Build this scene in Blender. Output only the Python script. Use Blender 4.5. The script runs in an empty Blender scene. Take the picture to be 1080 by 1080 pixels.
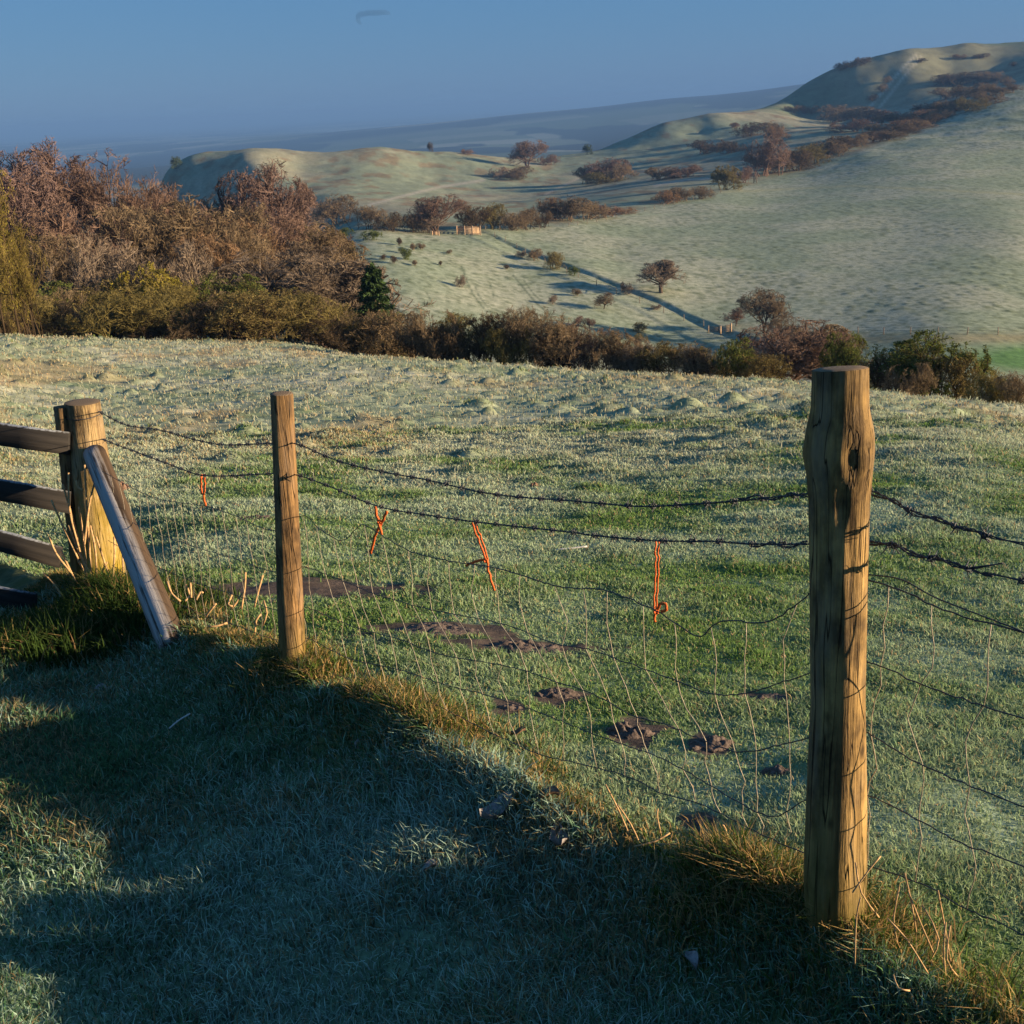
import bpy, math, random
import numpy as np

rng = np.random.default_rng(7)
random.seed(7)
scene = bpy.context.scene
COL = scene.collection

# ------------------------------------------------------------------ camera
F = 1290.0                      # focal length in pixels of the 1080 px frame
PITCH, ROLL = math.radians(18.43), math.radians(3.0)
CAM = np.array([0.0, 0.0, 1.65])
_f = np.array([0, math.cos(PITCH), -math.sin(PITCH)])
_r0 = np.array([1.0, 0, 0]); _u0 = np.array([0, math.sin(PITCH), math.cos(PITCH)])
_r = _r0 * math.cos(ROLL) - _u0 * math.sin(ROLL)
_u = _u0 * math.cos(ROLL) + _r0 * math.sin(ROLL)

def ray(px, py):
    return _f + (px - 540) / F * _r - (py - 540) / F * _u
def at_y(px, py, Y):
    d = ray(px, py); return CAM + d * (Y / d[1])
def at_r(px, py, r):
    d = ray(px, py); return CAM + d * (r / math.hypot(d[0], d[1]))
def project(x, y, z):
    v = np.stack([x - CAM[0], y - CAM[1], z - CAM[2]], -1)
    dep = v @ _f
    dep = np.where(np.abs(dep) < 1e-6, 1e-6, dep)
    return 540 + F * (v @ _r) / dep, 540 - F * (v @ _u) / dep

# ------------------------------------------------------------------ noise
def _hash(ix, iy, s):
    h = (ix.astype(np.int64) * 374761393 + iy.astype(np.int64) * 668265263 + s * 1442695041) & 0x7fffffff
    h = ((h ^ (h >> 13)) * 1274126177) & 0x7fffffff
    h = h ^ (h >> 16)
    return (h & 0xffff) / 65535.0
def vnoise(x, y, s=0):
    ix = np.floor(x); iy = np.floor(y); fx = x - ix; fy = y - iy
    fx = fx * fx * (3 - 2 * fx); fy = fy * fy * (3 - 2 * fy)
    a = _hash(ix, iy, s); b = _hash(ix + 1, iy, s); c = _hash(ix, iy + 1, s); d = _hash(ix + 1, iy + 1, s)
    return (a * (1 - fx) + b * fx) * (1 - fy) + (c * (1 - fx) + d * fx) * fy
def fbm(x, y, s=0, o=3):
    v = 0; a = .5; t = 0
    for k in range(o):
        v = v + a * vnoise(x * 2 ** k + 17.3 * k, y * 2 ** k - 9.1 * k, s + k); t += a; a *= .5
    return v / t
def sstep(a, b, x):
    t = np.clip((x - a) / (b - a), 0, 1); return t * t * (3 - 2 * t)

# ------------------------------------------------------------------ fence posts (they fix the near ground)
YR, YL, YG = 2.60, 5.05, 7.6
R_B, R_T = at_y(880, 985, YR), at_y(886, 389, YR)
L_B, L_T = at_y(310, 715, YL), at_y(297, 415, YL)
G_B, G_T = at_y(112, 628, YG), at_y(87, 424, YG)
FD = (L_B - R_B)[:2]; FD = FD / np.linalg.norm(FD)        # along the fence, away from camera
FN = np.array([-FD[1], FD[0]])                             # towards the path side
if FN[0] > 0: FN = -FN
N_B = R_B + (R_B - L_B) * 1.0                              # next post, out of frame beside the camera
N_B[2] = R_B[2] + .33

def fence_s(x, y):                                         # + on the path side
    return (x - R_B[0]) * FN[0] + (y - R_B[1]) * FN[1]
def fence_t(x, y):
    return (x - R_B[0]) * FD[0] + (y - R_B[1]) * FD[1]

# ------------------------------------------------------------------ terrain: control points -> thin plate surface of (azimuth, log r)
BANK = .10
ctrl = []
def cp(px, py, r):
    p = at_r(px, py, r); ctrl.append((p[0], p[1], p[2]))
def cw(x, y, z): ctrl.append((x, y, z))
def caz(px, r, z):
    d = ray(px, 300); h = math.hypot(d[0], d[1]); ctrl.append((d[0] / h * r, d[1] / h * r, z))
for P in (R_B, L_B, G_B, N_B): cw(*P)
cw(*(R_B + (L_B - R_B) * .5))
G2 = G_B + (G_B - L_B); cw(*G2)
# path (raised by BANK: the step takes it off again)
_st = (L_B[2] - R_B[2]) / np.linalg.norm((L_B - R_B)[:2])
for t_ in (-4, -2.5, -1, .8, 2.5, 4.2, 6):
    for n_, dz_ in ((.7, 0), (2, .05), (4, .16), (7, .4)):
        q = R_B[:2] + FD * t_ + FN * n_; cw(q[0], q[1], R_B[2] + _st * t_ + dz_)
for t_ in (-1.5, 0, 1.5, 3, 5, 7.5):
    for n_ in (1.5, 3.5):
        q = R_B[:2] + FD * t_ - FN * n_; cw(q[0], q[1], R_B[2] + _st * t_ - .17 * n_)
for p in [(540,430,26.5),(540,400,40.5),(640,393,47),(420,378,52),(540,385.5,50),
          (1035,465,15.5),(1060,445,25),(1080,430,34),(920,415,37),(830,405,41),
          (150,400,40),(0,355,62),(200,362,60),(100,358,61),(0,420,30),(300,430,27),(310,371,56),(0,520,13.5)]: cp(*p)
# behind the crest
for px, r, z in [(0,80,-13.2),(100,80,-13.2),(200,78,-13),(310,75,-13),(420,70,-14.5),(540,68,-15.5),(640,66,-15.5),(740,64,-15),(830,60,-14.5),(920,56,-13.5),(1080,48,-13),
                 (0,120,-20),(200,120,-20),(420,110,-23),(640,105,-25),(830,100,-25),(1080,90,-24),(-300,62,-8),(-300,120,-22),(1400,60,-16),(1400,25,-7),(-300,25,-3),
                 (640,150,-34),(900,130,-33),(1080,130,-34),(300,170,-36),(100,200,-42),(420,170,-34.5)]: caz(px, r, z + 1.65)
# the far slope, the middle hills, the high hill
for p in [(700,372,200),(560,345,205),(430,326,205),(1060,388,175),(1000,362,190),(900,352,205),(760,350,212),(697,308,238),(620,285,254),(540,262,278),(492,248,290),(430,243,295),(372,244,285),(365,300,225),
          (1080,340,215),(1080,250,300),(1080,180,465),(1080,120,650),(1050,98,780),(950,300,245),(950,230,340),(950,170,500),(850,300,248),(850,240,325),(800,215,395),(850,186,490),(900,160,560),(980,130,680),(700,228,360),(600,244,312),(650,270,278),
          (520,248,292),(600,238,322),(680,222,375),(760,203,430),
          (560,225,400),(600,215,450),(650,200,500),(700,186,570),(750,172,640),(800,150,720),(870,138,740),(930,134,740),
          (650,151,900),(700,131,910),(750,121.5,920),(790,122,940),(840,124,990),(690,150,840),(740,138,870),(800,132,880),
          (178,180,700),(195,168,705),(215,160.5,712),(250,158,722),(300,157,735),(400,155,755),(470,160,790),(530,166,830),(600,163,860),(640,156,885),
          (182,187,688),(215,168,690),(240,161.5,693),(190,201,650),(225,183,650),(258,166,650),(205,210,620),(240,194,620),(272,176,620),(310,180,640),(350,185,620),(450,180,680),(350,212,480),(400,216,455),(450,206,540),(520,190,660),(590,180,730),(300,205,540),
          (800,118,1130),(830,103,1140),(850,93,1150),(880,78,1165),(900,69,1175),(930,61,1190),(960,53,1210),(1020,47,1260),(1080,44,1300),
          (850,118,1095),(870,110,1100),(890,95,1120),(905,100,1095),(930,108,1050),(935,90,1110),(960,90,1090),(1000,72,1170),(1050,72,1170),(1050,85,1090),(1000,105,930),(960,122,860),(1080,90,880)]: cp(*p)
for px, py, r in ((850,93,1150),(900,69,1175),(930,61,1190),(960,53,1210),(1020,47,1260),(1080,44,1300)): cp(px, py + 6, r + 110)
for px, r, z in [(178,800,-60),(100,700,-75),(140,690,-62),(0,700,-90),(0,400,-65),(120,400,-58),(250,400,-48),(-300,400,-70),(-300,1000,-110),(215,1000,-95),(400,1000,-90),(530,1100,-90),(640,1200,-95),(750,1250,-95),(1080,1900,-30),(960,1900,-60),(850,1800,-110),(800,1350,-90),
                 (1400,300,-46),(1400,450,-42),(1400,700,-16),(1400,1000,5),(1400,1400,25),(1400,150,-35)]: caz(px, r, z)
for px in (-300, 0, 200, 400, 600, 800, 1080, 1400):
    for r, z in ((2600, -125), (4200, -130), (9500, -132), (15000, -132), (26000, -134)): caz(px, r, z)
# low far ridge, climbing to the right
for px in range(-200, 1300, 150):
    y = 165 - (px - 160) * 73 / 660
    cp(px, max(y, 70), 6300); cp(px, max(y, 70) + 9, 5600)
# behind the camera
for a in (100, 140, 180, 220, 260):
    A = math.radians(a)
    for r, z in ((8, .5), (30, 2), (120, 5), (1000, 10), (8000, -60), (26000, -134)):
        if a < 130: z = z - .12 * min(r, 150)
        cw(math.sin(A) * r, math.cos(A) * r, z)
for A_ in (60, 90):
    for r, z in ((300, -50), (700, -45), (1400, -30)):
        A = math.radians(A_); cw(math.sin(A) * r, math.cos(A) * r, z)
for r, z in ((8, -1.2), (30, -5), (120, -24)):
    A = math.radians(60); cw(math.sin(A) * r, math.cos(A) * r, z)
    A = math.radians(-70); cw(math.sin(A) * r, math.cos(A) * r, z * .5)

AZS = 3.5
C = np.array(ctrl)
def _par(x, y):
    r = np.hypot(x, y); return np.arctan2(x, y) * AZS, np.log(np.maximum(r, .2)), r
ca, cl, cr = _par(C[:, 0], C[:, 1]); ct = (C[:, 2] - CAM[2]) / np.maximum(cr, .2)
def _phi(d2): return .5 * d2 * np.log(d2 + 1e-12)
n = len(C)
A = np.zeros((n + 3, n + 3))
A[:n, :n] = _phi((ca[:, None] - ca[None]) ** 2 + (cl[:, None] - cl[None]) ** 2) + np.eye(n) * 2e-5
A[:n, n] = A[n, :n] = 1; A[:n, n + 1] = A[n + 1, :n] = ca; A[:n, n + 2] = A[n + 2, :n] = cl
W = np.linalg.solve(A, np.concatenate([ct, [0, 0, 0]])).astype(np.float32)
ca32, cl32 = ca.astype(np.float32), cl.astype(np.float32)
def base_h(x, y):
    x = np.atleast_1d(np.asarray(x, float)); y = np.atleast_1d(np.asarray(y, float))
    shp = x.shape; a, l, r = _par(x.ravel(), y.ravel())
    out = np.empty(a.size)
    for i in range(0, a.size, 40000):
        aa = a[i:i + 40000].astype(np.float32); ll = l[i:i + 40000].astype(np.float32)
        d2 = (aa[:, None] - ca32[None]) ** 2 + (ll[:, None] - cl32[None]) ** 2
        out[i:i + 40000] = (.5 * d2 * np.log(d2 + 1e-9)) @ W[:n] + W[n] + W[n + 1] * aa + W[n + 2] * ll
    return (out * np.maximum(r, .2) + CAM[2]).reshape(shp)

_TA = np.linspace(-.80, .80, 330); _TL = np.linspace(math.log(.2), math.log(27000), 540)
_tx, _ty = np.meshgrid(_TA, _TL); _tr = np.exp(_ty)
_exact = base_h
_TT = ((_exact(np.sin(_tx) * _tr, np.cos(_tx) * _tr) - CAM[2]) / _tr).astype(np.float64)
def _cub(f): return (-.5 * f + f * f - .5 * f ** 3, 1 - 2.5 * f * f + 1.5 * f ** 3, .5 * f + 2 * f * f - 1.5 * f ** 3, -.5 * f * f + .5 * f ** 3)
def base_h(x, y):
    x = np.atleast_1d(np.asarray(x, float)); y = np.atleast_1d(np.asarray(y, float)); shp = x.shape; x = x.ravel(); y = y.ravel()
    a = np.arctan2(x, y); r = np.maximum(np.hypot(x, y), .21); l = np.log(r)
    u = (a - _TA[0]) / (_TA[1] - _TA[0]); v = (l - _TL[0]) / (_TL[1] - _TL[0])
    i = np.floor(u).astype(int); j = np.floor(v).astype(int)
    ok = (i >= 1) & (i < len(_TA) - 2) & (j < len(_TL) - 2)
    i = np.clip(i, 1, len(_TA) - 3); j = np.clip(j, 1, len(_TL) - 3); cu = _cub(u - i); cv = _cub(v - j); o = 0
    for q in range(4):
        for p in range(4): o = o + cu[p] * cv[q] * _TT[j + q - 1, i + p - 1]
    o = o * r + CAM[2]
    if (~ok).any(): o[~ok] = _exact(x[~ok], y[~ok])
    return o.reshape(shp)

def march(px, py, fn, r0=1.5, r1=2500):
    rs = np.exp(np.linspace(math.log(r0), math.log(r1), 5000))
    d = ray(px, py); h = math.hypot(d[0], d[1])
    x, y, z = d[0] / h * rs, d[1] / h * rs, CAM[2] + d[2] / h * rs
    g = fn(x, y); k = np.argmax(g > z)
    if not (g > z).any(): return None
    return np.array([x[k], y[k], g[k]])

# the lane bank on the far slope (ground steps down to its left)
lane = [march(a, b, base_h, 140) for a, b in ((528,252.5),(565,268),(605,283),(660,304),(705,322),(745,341),(800,360),(850,372))]
lane = np.array([p[:2] for p in lane if p is not None])
def lane_sd(x, y):
    best = np.full(x.shape, 1e9); sg = np.zeros(x.shape)
    for i in range(len(lane) - 1):
        a, b = lane[i], lane[i + 1]; ab = b - a; L2 = ab @ ab
        t = np.clip(((x - a[0]) * ab[0] + (y - a[1]) * ab[1]) / L2, 0, 1)
        dx = x - a[0] - t * ab[0]; dy = y - a[1] - t * ab[1]
        d = np.hypot(dx, dy); s = np.sign(ab[0] * dy - ab[1] * dx)
        m = d < best; best = np.where(m, d, best); sg = np.where(m, s, sg)
    return best * sg
def cells(x, y, size, seed, rad, prob):
    ix = np.floor(x / size); iy = np.floor(y / size); v = np.zeros(x.shape)
    for di in (-1, 0, 1):
        for dj in (-1, 0, 1):
            cx = ix + di; cy = iy + dj
            ox = (cx + .15 + .7 * _hash(cx, cy, seed)) * size; oy = (cy + .15 + .7 * _hash(cx, cy, seed + 1)) * size
            rr = rad * (.6 + .8 * _hash(cx, cy, seed + 2)); hh = .5 + _hash(cx, cy, seed + 3)
            ok = _hash(cx, cy, seed + 4) < prob
            q = 1 - ((x - ox) ** 2 + (y - oy) ** 2) / rr ** 2
            v = np.maximum(v, np.where(ok, np.clip(q, 0, 1) ** 1.3 * hh, 0))
    return v
SOIL = [(462,662,1.0,.13),(555,682,.95,.13),(540,747,.2,.08),(590,733,.26,.09),(668,774,.22,.10),(750,786,.22,.09),(805,737,.22,.08),(735,866,.14,.05),(320,620,1.9,.22),(270,548,.25,.06),(420,518,.25,.05)]
def near_h(x, y):
    """everything added to the smooth surface"""
    r = np.hypot(x, y); s = fence_s(x, y) + .10 * (fbm(x * 2.2, y * 2.2, 91) - .5) * 2
    t = fence_t(x, y)
    w = 1 - sstep(9, 16, r)
    fr = (y > -6) & (t < 10)
    h = np.where(fr, w * (-BANK * sstep(.02, .42, s) + .05 * np.exp(-((s - .02) / .15) ** 2) * (1 - np.exp(-(t / .2) ** 2)) * (.5 + fbm(x * 1.7, y * 1.7, 5))), 0)
    h = h - .07 * np.exp(-(((x + .35) ** 2 + (y - 2.78) ** 2) / .16)) * fr  # hollow added to take a stray sunlit patch of path into shade
    # lumps of the near turf
    h = h + (fbm(x * 2.4, y * 2.4, 11) - .5) * np.where(s > 0, .07, .03) * (1 - sstep(20, 60, r)) + (fbm(x * 9, y * 9, 13, 2) - .5) * .02 * (1 - sstep(8, 16, r))
    return h
def mounds_h(x, y):
    r = np.hypot(x, y)
    w = sstep(8, 19, r) * (1 - sstep(75, 110, r)) * (fence_s(x, y) < -1)
    dens = sstep(.38, .62, fbm(x * .16, y * .16, 31))
    h = w * (cells(x * .75, y, 1.0, 41, .27, .55) * .15 * (.3 + .7 * dens) + cells(x * .6, y, .5, 57, .16, .6) * .07 + cells(x * .8, y, 4.2, 61, .40, .35) * .09)
    far = sstep(140, 180, r) * (1 - sstep(500, 900, r))
    h = h + far * (cells(x, y, 3.0, 71, .8, .5) * .10 * sstep(.3, .62, fbm(x * .04, y * .04, 77)) + (fbm(x * .35, y * .35, 79) - .5) * .12)
    h = h + sstep(420, 600, r) * (1 - sstep(2000, 3000, r)) * (fbm(x * .06, y * .06, 83) - .5) * 1.6
    return h
def lane_h(x, y):
    m = (np.hypot(x, y) > 150) & (np.hypot(x, y) < 330)
    o = np.zeros(x.shape)
    if m.any():
        sd = lane_sd(x[m], y[m])
        o[m] = .40 * (sstep(-.9, .3, sd) * np.exp(-np.maximum(sd, 0) / 12) - .3 * np.exp(-((sd + 1.3) / .8) ** 2)) + .16 * sstep(-7.6, -6.8, sd) * (1 - sstep(-6.8, -4, sd))
    return o
def H(x, y):
    x = np.atleast_1d(np.asarray(x, float)); y = np.atleast_1d(np.asarray(y, float))
    return base_h(x, y) + near_h(x, y) + mounds_h(x, y) + lane_h(x, y)
def gz(x, y): return float(H(x, y)[0])
def hit(px, py, r0=1.5): return march(px, py, H, r0)
soil_w = []
for (px, py, rx, ry) in SOIL:
    p = march(px, py, lambda x, y: base_h(x, y) + near_h(x, y), 2.0)
    soil_w.append((p[0], p[1], rx, ry))
def soil_mask(x, y):
    m = np.zeros(x.shape)
    for (cx, cy, rx, ry) in soil_w:
        q = ((x - cx) / (rx * .42)) ** 2 + ((y - cy) / (ry * 1.5)) ** 2
        m = np.maximum(m, np.exp(-q * .9))
    return sstep(.30, .5, m + (fbm(x * 9, y * 9, 23) - .5) * 1.0)

# ------------------------------------------------------------------ materials
def lin(r, g, b):
    f = lambda c: c / 12.92 if c <= .04045 else ((c + .055) / 1.055) ** 2.4
    return (f(r / 255), f(g / 255), f(b / 255), 1)
class NT:
    def __init__(self, name):
        self.m = bpy.data.materials.new(name); self.m.use_nodes = True
        self.t = self.m.node_tree; self.t.nodes.clear()
        self.out = self.n('ShaderNodeOutputMaterial')
    def n(self, typ, **kw):
        o = self.t.nodes.new(typ)
        for k, v in kw.items():
            if k in o.inputs: o.inputs[k].default_value = v
            else: setattr(o, k, v)
        return o
    def l(self, a, b): self.t.links.new(a, b)
    def ramp(self, fac, stops):
        c = self.n('ShaderNodeValToRGB'); e = c.color_ramp.elements
        while len(e) < len(stops): e.new(.5)
        for i, (p, col) in enumerate(stops): e[i].position = p; e[i].color = col if len(col) == 4 else (*col, 1)
        self.l(fac, c.inputs[0]); return c.outputs[0]
    def mix(self, fac, a, b, mode='MIX'):
        m = self.n('ShaderNodeMix', data_type='RGBA', blend_type=mode)
        for v, i in ((fac, 0), (a, 6), (b, 7)):
            if isinstance(v, (int, float)): m.inputs[i].default_value = v
            elif isinstance(v, tuple): m.inputs[i].default_value = v if len(v) == 4 else (*v, 1)
            else: self.l(v, m.inputs[i])
        return m.outputs[2]
    def noise(self, vec, scale, detail=4, rough=.6):
        k = self.n('ShaderNodeTexNoise'); k.inputs['Scale'].default_value = scale
        k.inputs['Detail'].default_value = detail; k.inputs['Roughness'].default_value = rough
        if vec is not None: self.l(vec, k.inputs['Vector'])
        return k.outputs[0]
    def mapping(self, vec, scale):
        k = self.n('ShaderNodeMapping'); k.inputs['Scale'].default_value = scale; self.l(vec, k.inputs['Vector']); return k.outputs[0]
    def bsdf(self, col, rough=.85, bump=None, dist=.01, strength=.6):
        b = self.n('ShaderNodeBsdfPrincipled'); b.inputs['Roughness'].default_value = rough
        b.inputs['Specular IOR Level'].default_value = .25
        if isinstance(col, tuple): b.inputs['Base Color'].default_value = col if len(col) == 4 else (*col, 1)
        else: self.l(col, b.inputs['Base Color'])
        if bump is not None:
            k = self.n('ShaderNodeBump'); k.inputs['Distance'].default_value = dist; k.inputs['Strength'].default_value = strength
            self.l(bump, k.inputs['Height']); self.l(k.outputs[0], b.inputs['Normal'])
        self.l(b.outputs[0], self.out.inputs[0]); return b

def mat_ground():
    t = NT('ground_turf'); a = t.n('ShaderNodeAttribute', attribute_name='col')
    g = t.n('ShaderNodeNewGeometry')
    n1 = t.noise(g.outputs['Position'], 14, 6, .7); n2 = t.noise(g.outputs['Position'], .8, 9, .78)
    v = t.ramp(n1, [(.25, (.55, .55, .55)), (.75, (1.35, 1.35, 1.35))])
    c = t.mix(1.0, a.outputs[0], v, 'MULTIPLY')
    v2 = t.ramp(n2, [(.33, (.60, .64, .58)), (.67, (1.34, 1.30, 1.28))])
    c = t.mix(1.0, c, v2, 'MULTIPLY')
    b = t.bsdf(c, .95, n1, .03, .5); b.inputs['Specular IOR Level'].default_value = .08
    return t.m
def mat_blade():
    t = NT('grass_blade'); a = t.n('ShaderNodeAttribute', attribute_name='col')
    d = t.n('ShaderNodeBsdfDiffuse'); tr = t.n('ShaderNodeBsdfTranslucent')
    t.l(a.outputs[0], d.inputs[0]); t.l(a.outputs[0], tr.inputs[0])
    m = t.n('ShaderNodeMixShader'); m.inputs[0].default_value = .3
    t.l(d.outputs[0], m.inputs[1]); t.l(tr.outputs[0], m.inputs[2]); t.l(m.outputs[0], t.out.inputs[0])
    return t.m
def mat_twig(name, dark=.55):
    t = NT(name); oi = t.n('ShaderNodeObjectInfo'); tc = t.n('ShaderNodeTexCoord')
    n1 = t.noise(tc.outputs['Object'], 5, 3, .6)
    v = t.ramp(n1, [(.3, (dark, dark, dark)), (.7, (1.35, 1.3, 1.25))])
    c = t.mix(1.0, oi.outputs['Color'], v, 'MULTIPLY')
    d = t.n('ShaderNodeBsdfDiffuse'); tr = t.n('ShaderNodeBsdfTranslucent')
    t.l(c, d.inputs[0]); t.l(c, tr.inputs[0])
    m = t.n('ShaderNodeMixShader'); m.inputs[0].default_value = .15
    t.l(d.outputs[0], m.inputs[1]); t.l(tr.outputs[0], m.inputs[2]); t.l(m.outputs[0], t.out.inputs[0])
    return t.m
def mat_wood(name, base, dark, lichen=None, lich_h=(.0, .45), grain=26.):
    """weathered round timber: long grain along z, drying cracks, algae near the foot"""
    t = NT(name); tc = t.n('ShaderNodeTexCoord'); o = tc.outputs['Object']
    gr = t.noise(t.mapping(o, (grain, grain, 1.1)), 1.0, 6, .68)
    fine = t.noise(t.mapping(o, (140, 140, 5)), 1.0, 3, .6)
    blot = t.noise(t.mapping(o, (7, 7, 4)), 1.0, 5, .65)
    c = t.ramp(gr, [(.28, dark), (.46, tuple((a + b) / 2 for a, b in zip(base, dark))), (.62, base), (.85, tuple(min(1, a * 1.3) for a in base))])
    c = t.mix(t.ramp(blot, [(.44, (0, 0, 0)), (.62, (.85, .85, .85))]), c, tuple(v * .5 for v in dark))
    vo = t.n('ShaderNodeTexVoronoi', feature='F1'); vo.inputs['Scale'].default_value = 1.0; t.l(t.mapping(o, (9, 9, 4.2)), vo.inputs['Vector'])
    c = t.mix(t.ramp(vo.outputs['Distance'], [(.03, (.8, .8, .8)), (.10, (0, 0, 0))]), c, tuple(v * .35 for v in dark))   # knots
    c = t.mix(.45, c, t.ramp(fine, [(.3, (.35, .35, .35)), (.7, (1.2, 1.2, 1.2))]), 'MULTIPLY')
    gy = t.noise(t.mapping(o, (11, 11, 2.2)), 1.0, 5, .7)
    c = t.mix(t.ramp(gy, [(.48, (0, 0, 0)), (.70, (.6, .6, .6))]), c, tuple(.5 * (a + sum(base) / 3) * .75 for a in base))
    ck = t.noise(t.mapping(o, (34, 34, 1.0)), 1.0, 2, .5)
    crk = t.ramp(ck, [(.485, (0, 0, 0)), (.50, (1, 1, 1)), (.515, (0, 0, 0))])
    c = t.mix(crk, c, tuple(v * .3 for v in dark))
    if lichen:
        sp = t.n('ShaderNodeSeparateXYZ'); t.l(o, sp.inputs[0])
        mr = t.n('ShaderNodeMapRange'); mr.inputs[1].default_value = lich_h[1]; mr.inputs[2].default_value = lich_h[0]
        t.l(sp.outputs[2], mr.inputs[0])
        ml = t.n('ShaderNodeMath', operation='MULTIPLY'); t.l(mr.outputs[0], ml.inputs[0]); t.l(t.ramp(blot, [(.3, (.4, .4, .4)), (.6, (1, 1, 1))]), ml.inputs[1])
        c = t.mix(ml.outputs[0], c, t.mix(fine, lichen, tuple(v * .5 for v in lichen)))
    h = t.n('ShaderNodeMath', operation='ADD'); t.l(gr, h.inputs[0])
    k = t.n('ShaderNodeMath', operation='MULTIPLY'); k.inputs[1].default_value = .35; t.l(fine, k.inputs[0]); t.l(k.outputs[0], h.inputs[1])
    h2 = t.n('ShaderNodeMath', operation='SUBTRACT'); t.l(h.outputs[0], h2.inputs[0]); t.l(crk, h2.inputs[1])
    t.bsdf(c, .85, h2.outputs[0], .014, .8)
    return t.m
def mat_plain(name, col, rough=.8, nscale=30, var=.35, metal=0, bumpd=.004):
    t = NT(name); tc = t.n('ShaderNodeTexCoord'); k = t.noise(tc.outputs['Object'], nscale, 4, .6)
    c = t.ramp(k, [(.3, tuple(v * (1 - var) for v in col)), (.7, tuple(min(1, v * (1 + var)) for v in col))])
    b = t.bsdf(c, rough, k, bumpd, .5); b.inputs['Metallic'].default_value = metal
    return t.m
M_GROUND, M_BLADE = mat_ground(), mat_blade()
M_TWIG, M_BARK = mat_twig('bare_twigs'), mat_twig('tree_bark', .4)
M_POST = mat_wood('round_post_timber', (.43, .275, .10), (.085, .048, .02), (.17, .13, .02), (.02, .42))
M_STAKE = mat_wood('stake_timber', (.36, .21, .085), (.08, .048, .025), (.22, .17, .02), (.02, .33))
M_STRAINER = mat_wood('strainer_timber', (.48, .34, .16), (.15, .095, .05), (.42, .30, .015), (.1, 1.0), 18)
M_SAWN = mat_wood('sawn_post_timber', (.25, .15, .06), (.08, .05, .025), (.24, .19, .03), (.0, .75))
def mat_rail():
    t = NT('rail_timber'); tc = t.n('ShaderNodeTexCoord'); o = tc.outputs['Object']
    gr = t.noise(t.mapping(o, (1.5, 30, 30)), 1.0, 6, .7)
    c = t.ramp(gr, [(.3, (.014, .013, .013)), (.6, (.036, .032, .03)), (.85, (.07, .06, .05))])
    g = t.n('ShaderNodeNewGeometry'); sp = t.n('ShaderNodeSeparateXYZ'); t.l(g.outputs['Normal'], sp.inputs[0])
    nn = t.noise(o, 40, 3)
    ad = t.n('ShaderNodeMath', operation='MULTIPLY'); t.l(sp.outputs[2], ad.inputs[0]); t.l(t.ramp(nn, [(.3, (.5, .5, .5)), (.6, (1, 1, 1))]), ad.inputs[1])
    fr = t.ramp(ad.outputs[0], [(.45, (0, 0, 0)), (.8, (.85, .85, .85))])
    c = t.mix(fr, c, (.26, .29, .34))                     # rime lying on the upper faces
    t.bsdf(c, .85, gr, .006, .6); return t.m
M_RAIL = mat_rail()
def mat_strut():
    t = NT('strut_timber'); tc = t.n('ShaderNodeTexCoord'); o = tc.outputs['Object']
    gr = t.noise(t.mapping(o, (26, 26, 1.3)), 1.0, 6, .7)
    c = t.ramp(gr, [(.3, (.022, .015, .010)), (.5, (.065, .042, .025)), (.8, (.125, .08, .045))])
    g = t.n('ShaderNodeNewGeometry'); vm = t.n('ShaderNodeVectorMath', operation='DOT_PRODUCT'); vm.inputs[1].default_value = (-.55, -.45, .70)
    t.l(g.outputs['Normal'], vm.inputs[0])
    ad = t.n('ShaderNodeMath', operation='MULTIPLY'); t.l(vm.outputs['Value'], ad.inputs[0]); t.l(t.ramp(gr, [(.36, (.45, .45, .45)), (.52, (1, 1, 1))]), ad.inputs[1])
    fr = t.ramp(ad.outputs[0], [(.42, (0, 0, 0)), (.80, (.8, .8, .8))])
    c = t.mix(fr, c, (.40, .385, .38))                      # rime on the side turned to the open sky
    t.bsdf(c, .85, gr, .01, .8); return t.m
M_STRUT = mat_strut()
def mat_endgrain():
    t = NT('end_grain'); tc = t.n('ShaderNodeTexCoord')
    w = t.n('ShaderNodeTexWave', wave_type='RINGS', rings_direction='Z'); w.inputs['Scale'].default_value = 30; w.inputs['Distortion'].default_value = 2.5
    t.l(tc.outputs['Object'], w.inputs[0])
    c = t.ramp(w.outputs[1], [(.2, (.13, .09, .055)), (.8, (.20, .145, .09))])
    t.bsdf(c, .9); return t.m
M_END = mat_endgrain()
M_WIRE = mat_plain('galvanised_wire', (.06, .065, .075), .55, 200, .3, .6)
M_STAY = mat_plain('rusty_wire', (.30, .26, .20), .6, 90, .45, .35)
M_TWINE = mat_plain('orange_twine', (.78, .16, .035), .7, 300, .2)
M_STRAW = mat_plain('dry_stalk', (.42, .27, .13), .8, 60, .4)
M_SOIL = mat_plain('crumbly_soil', (.105, .080, .069), .95, 60, .6, 0, .02)
M_LEAFD = mat_plain('dead_leaf', (.20, .12, .08), .8, 60, .4)
M_LEAFF = mat_plain('frosted_leaf', (.24, .22, .22), .8, 60, .4)
M_STONE = mat_plain('flint', (.24, .22, .21), .7, 40, .5)
M_STICK = mat_plain('pale_stick', (.52, .50, .48), .7, 80, .3)
M_NEWWOOD = mat_plain('new_timber', (.52, .36, .23), .8, 6, .25)
M_OLDWOOD = mat_plain('old_timber', (.20, .16, .12), .85, 6, .3)

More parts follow.
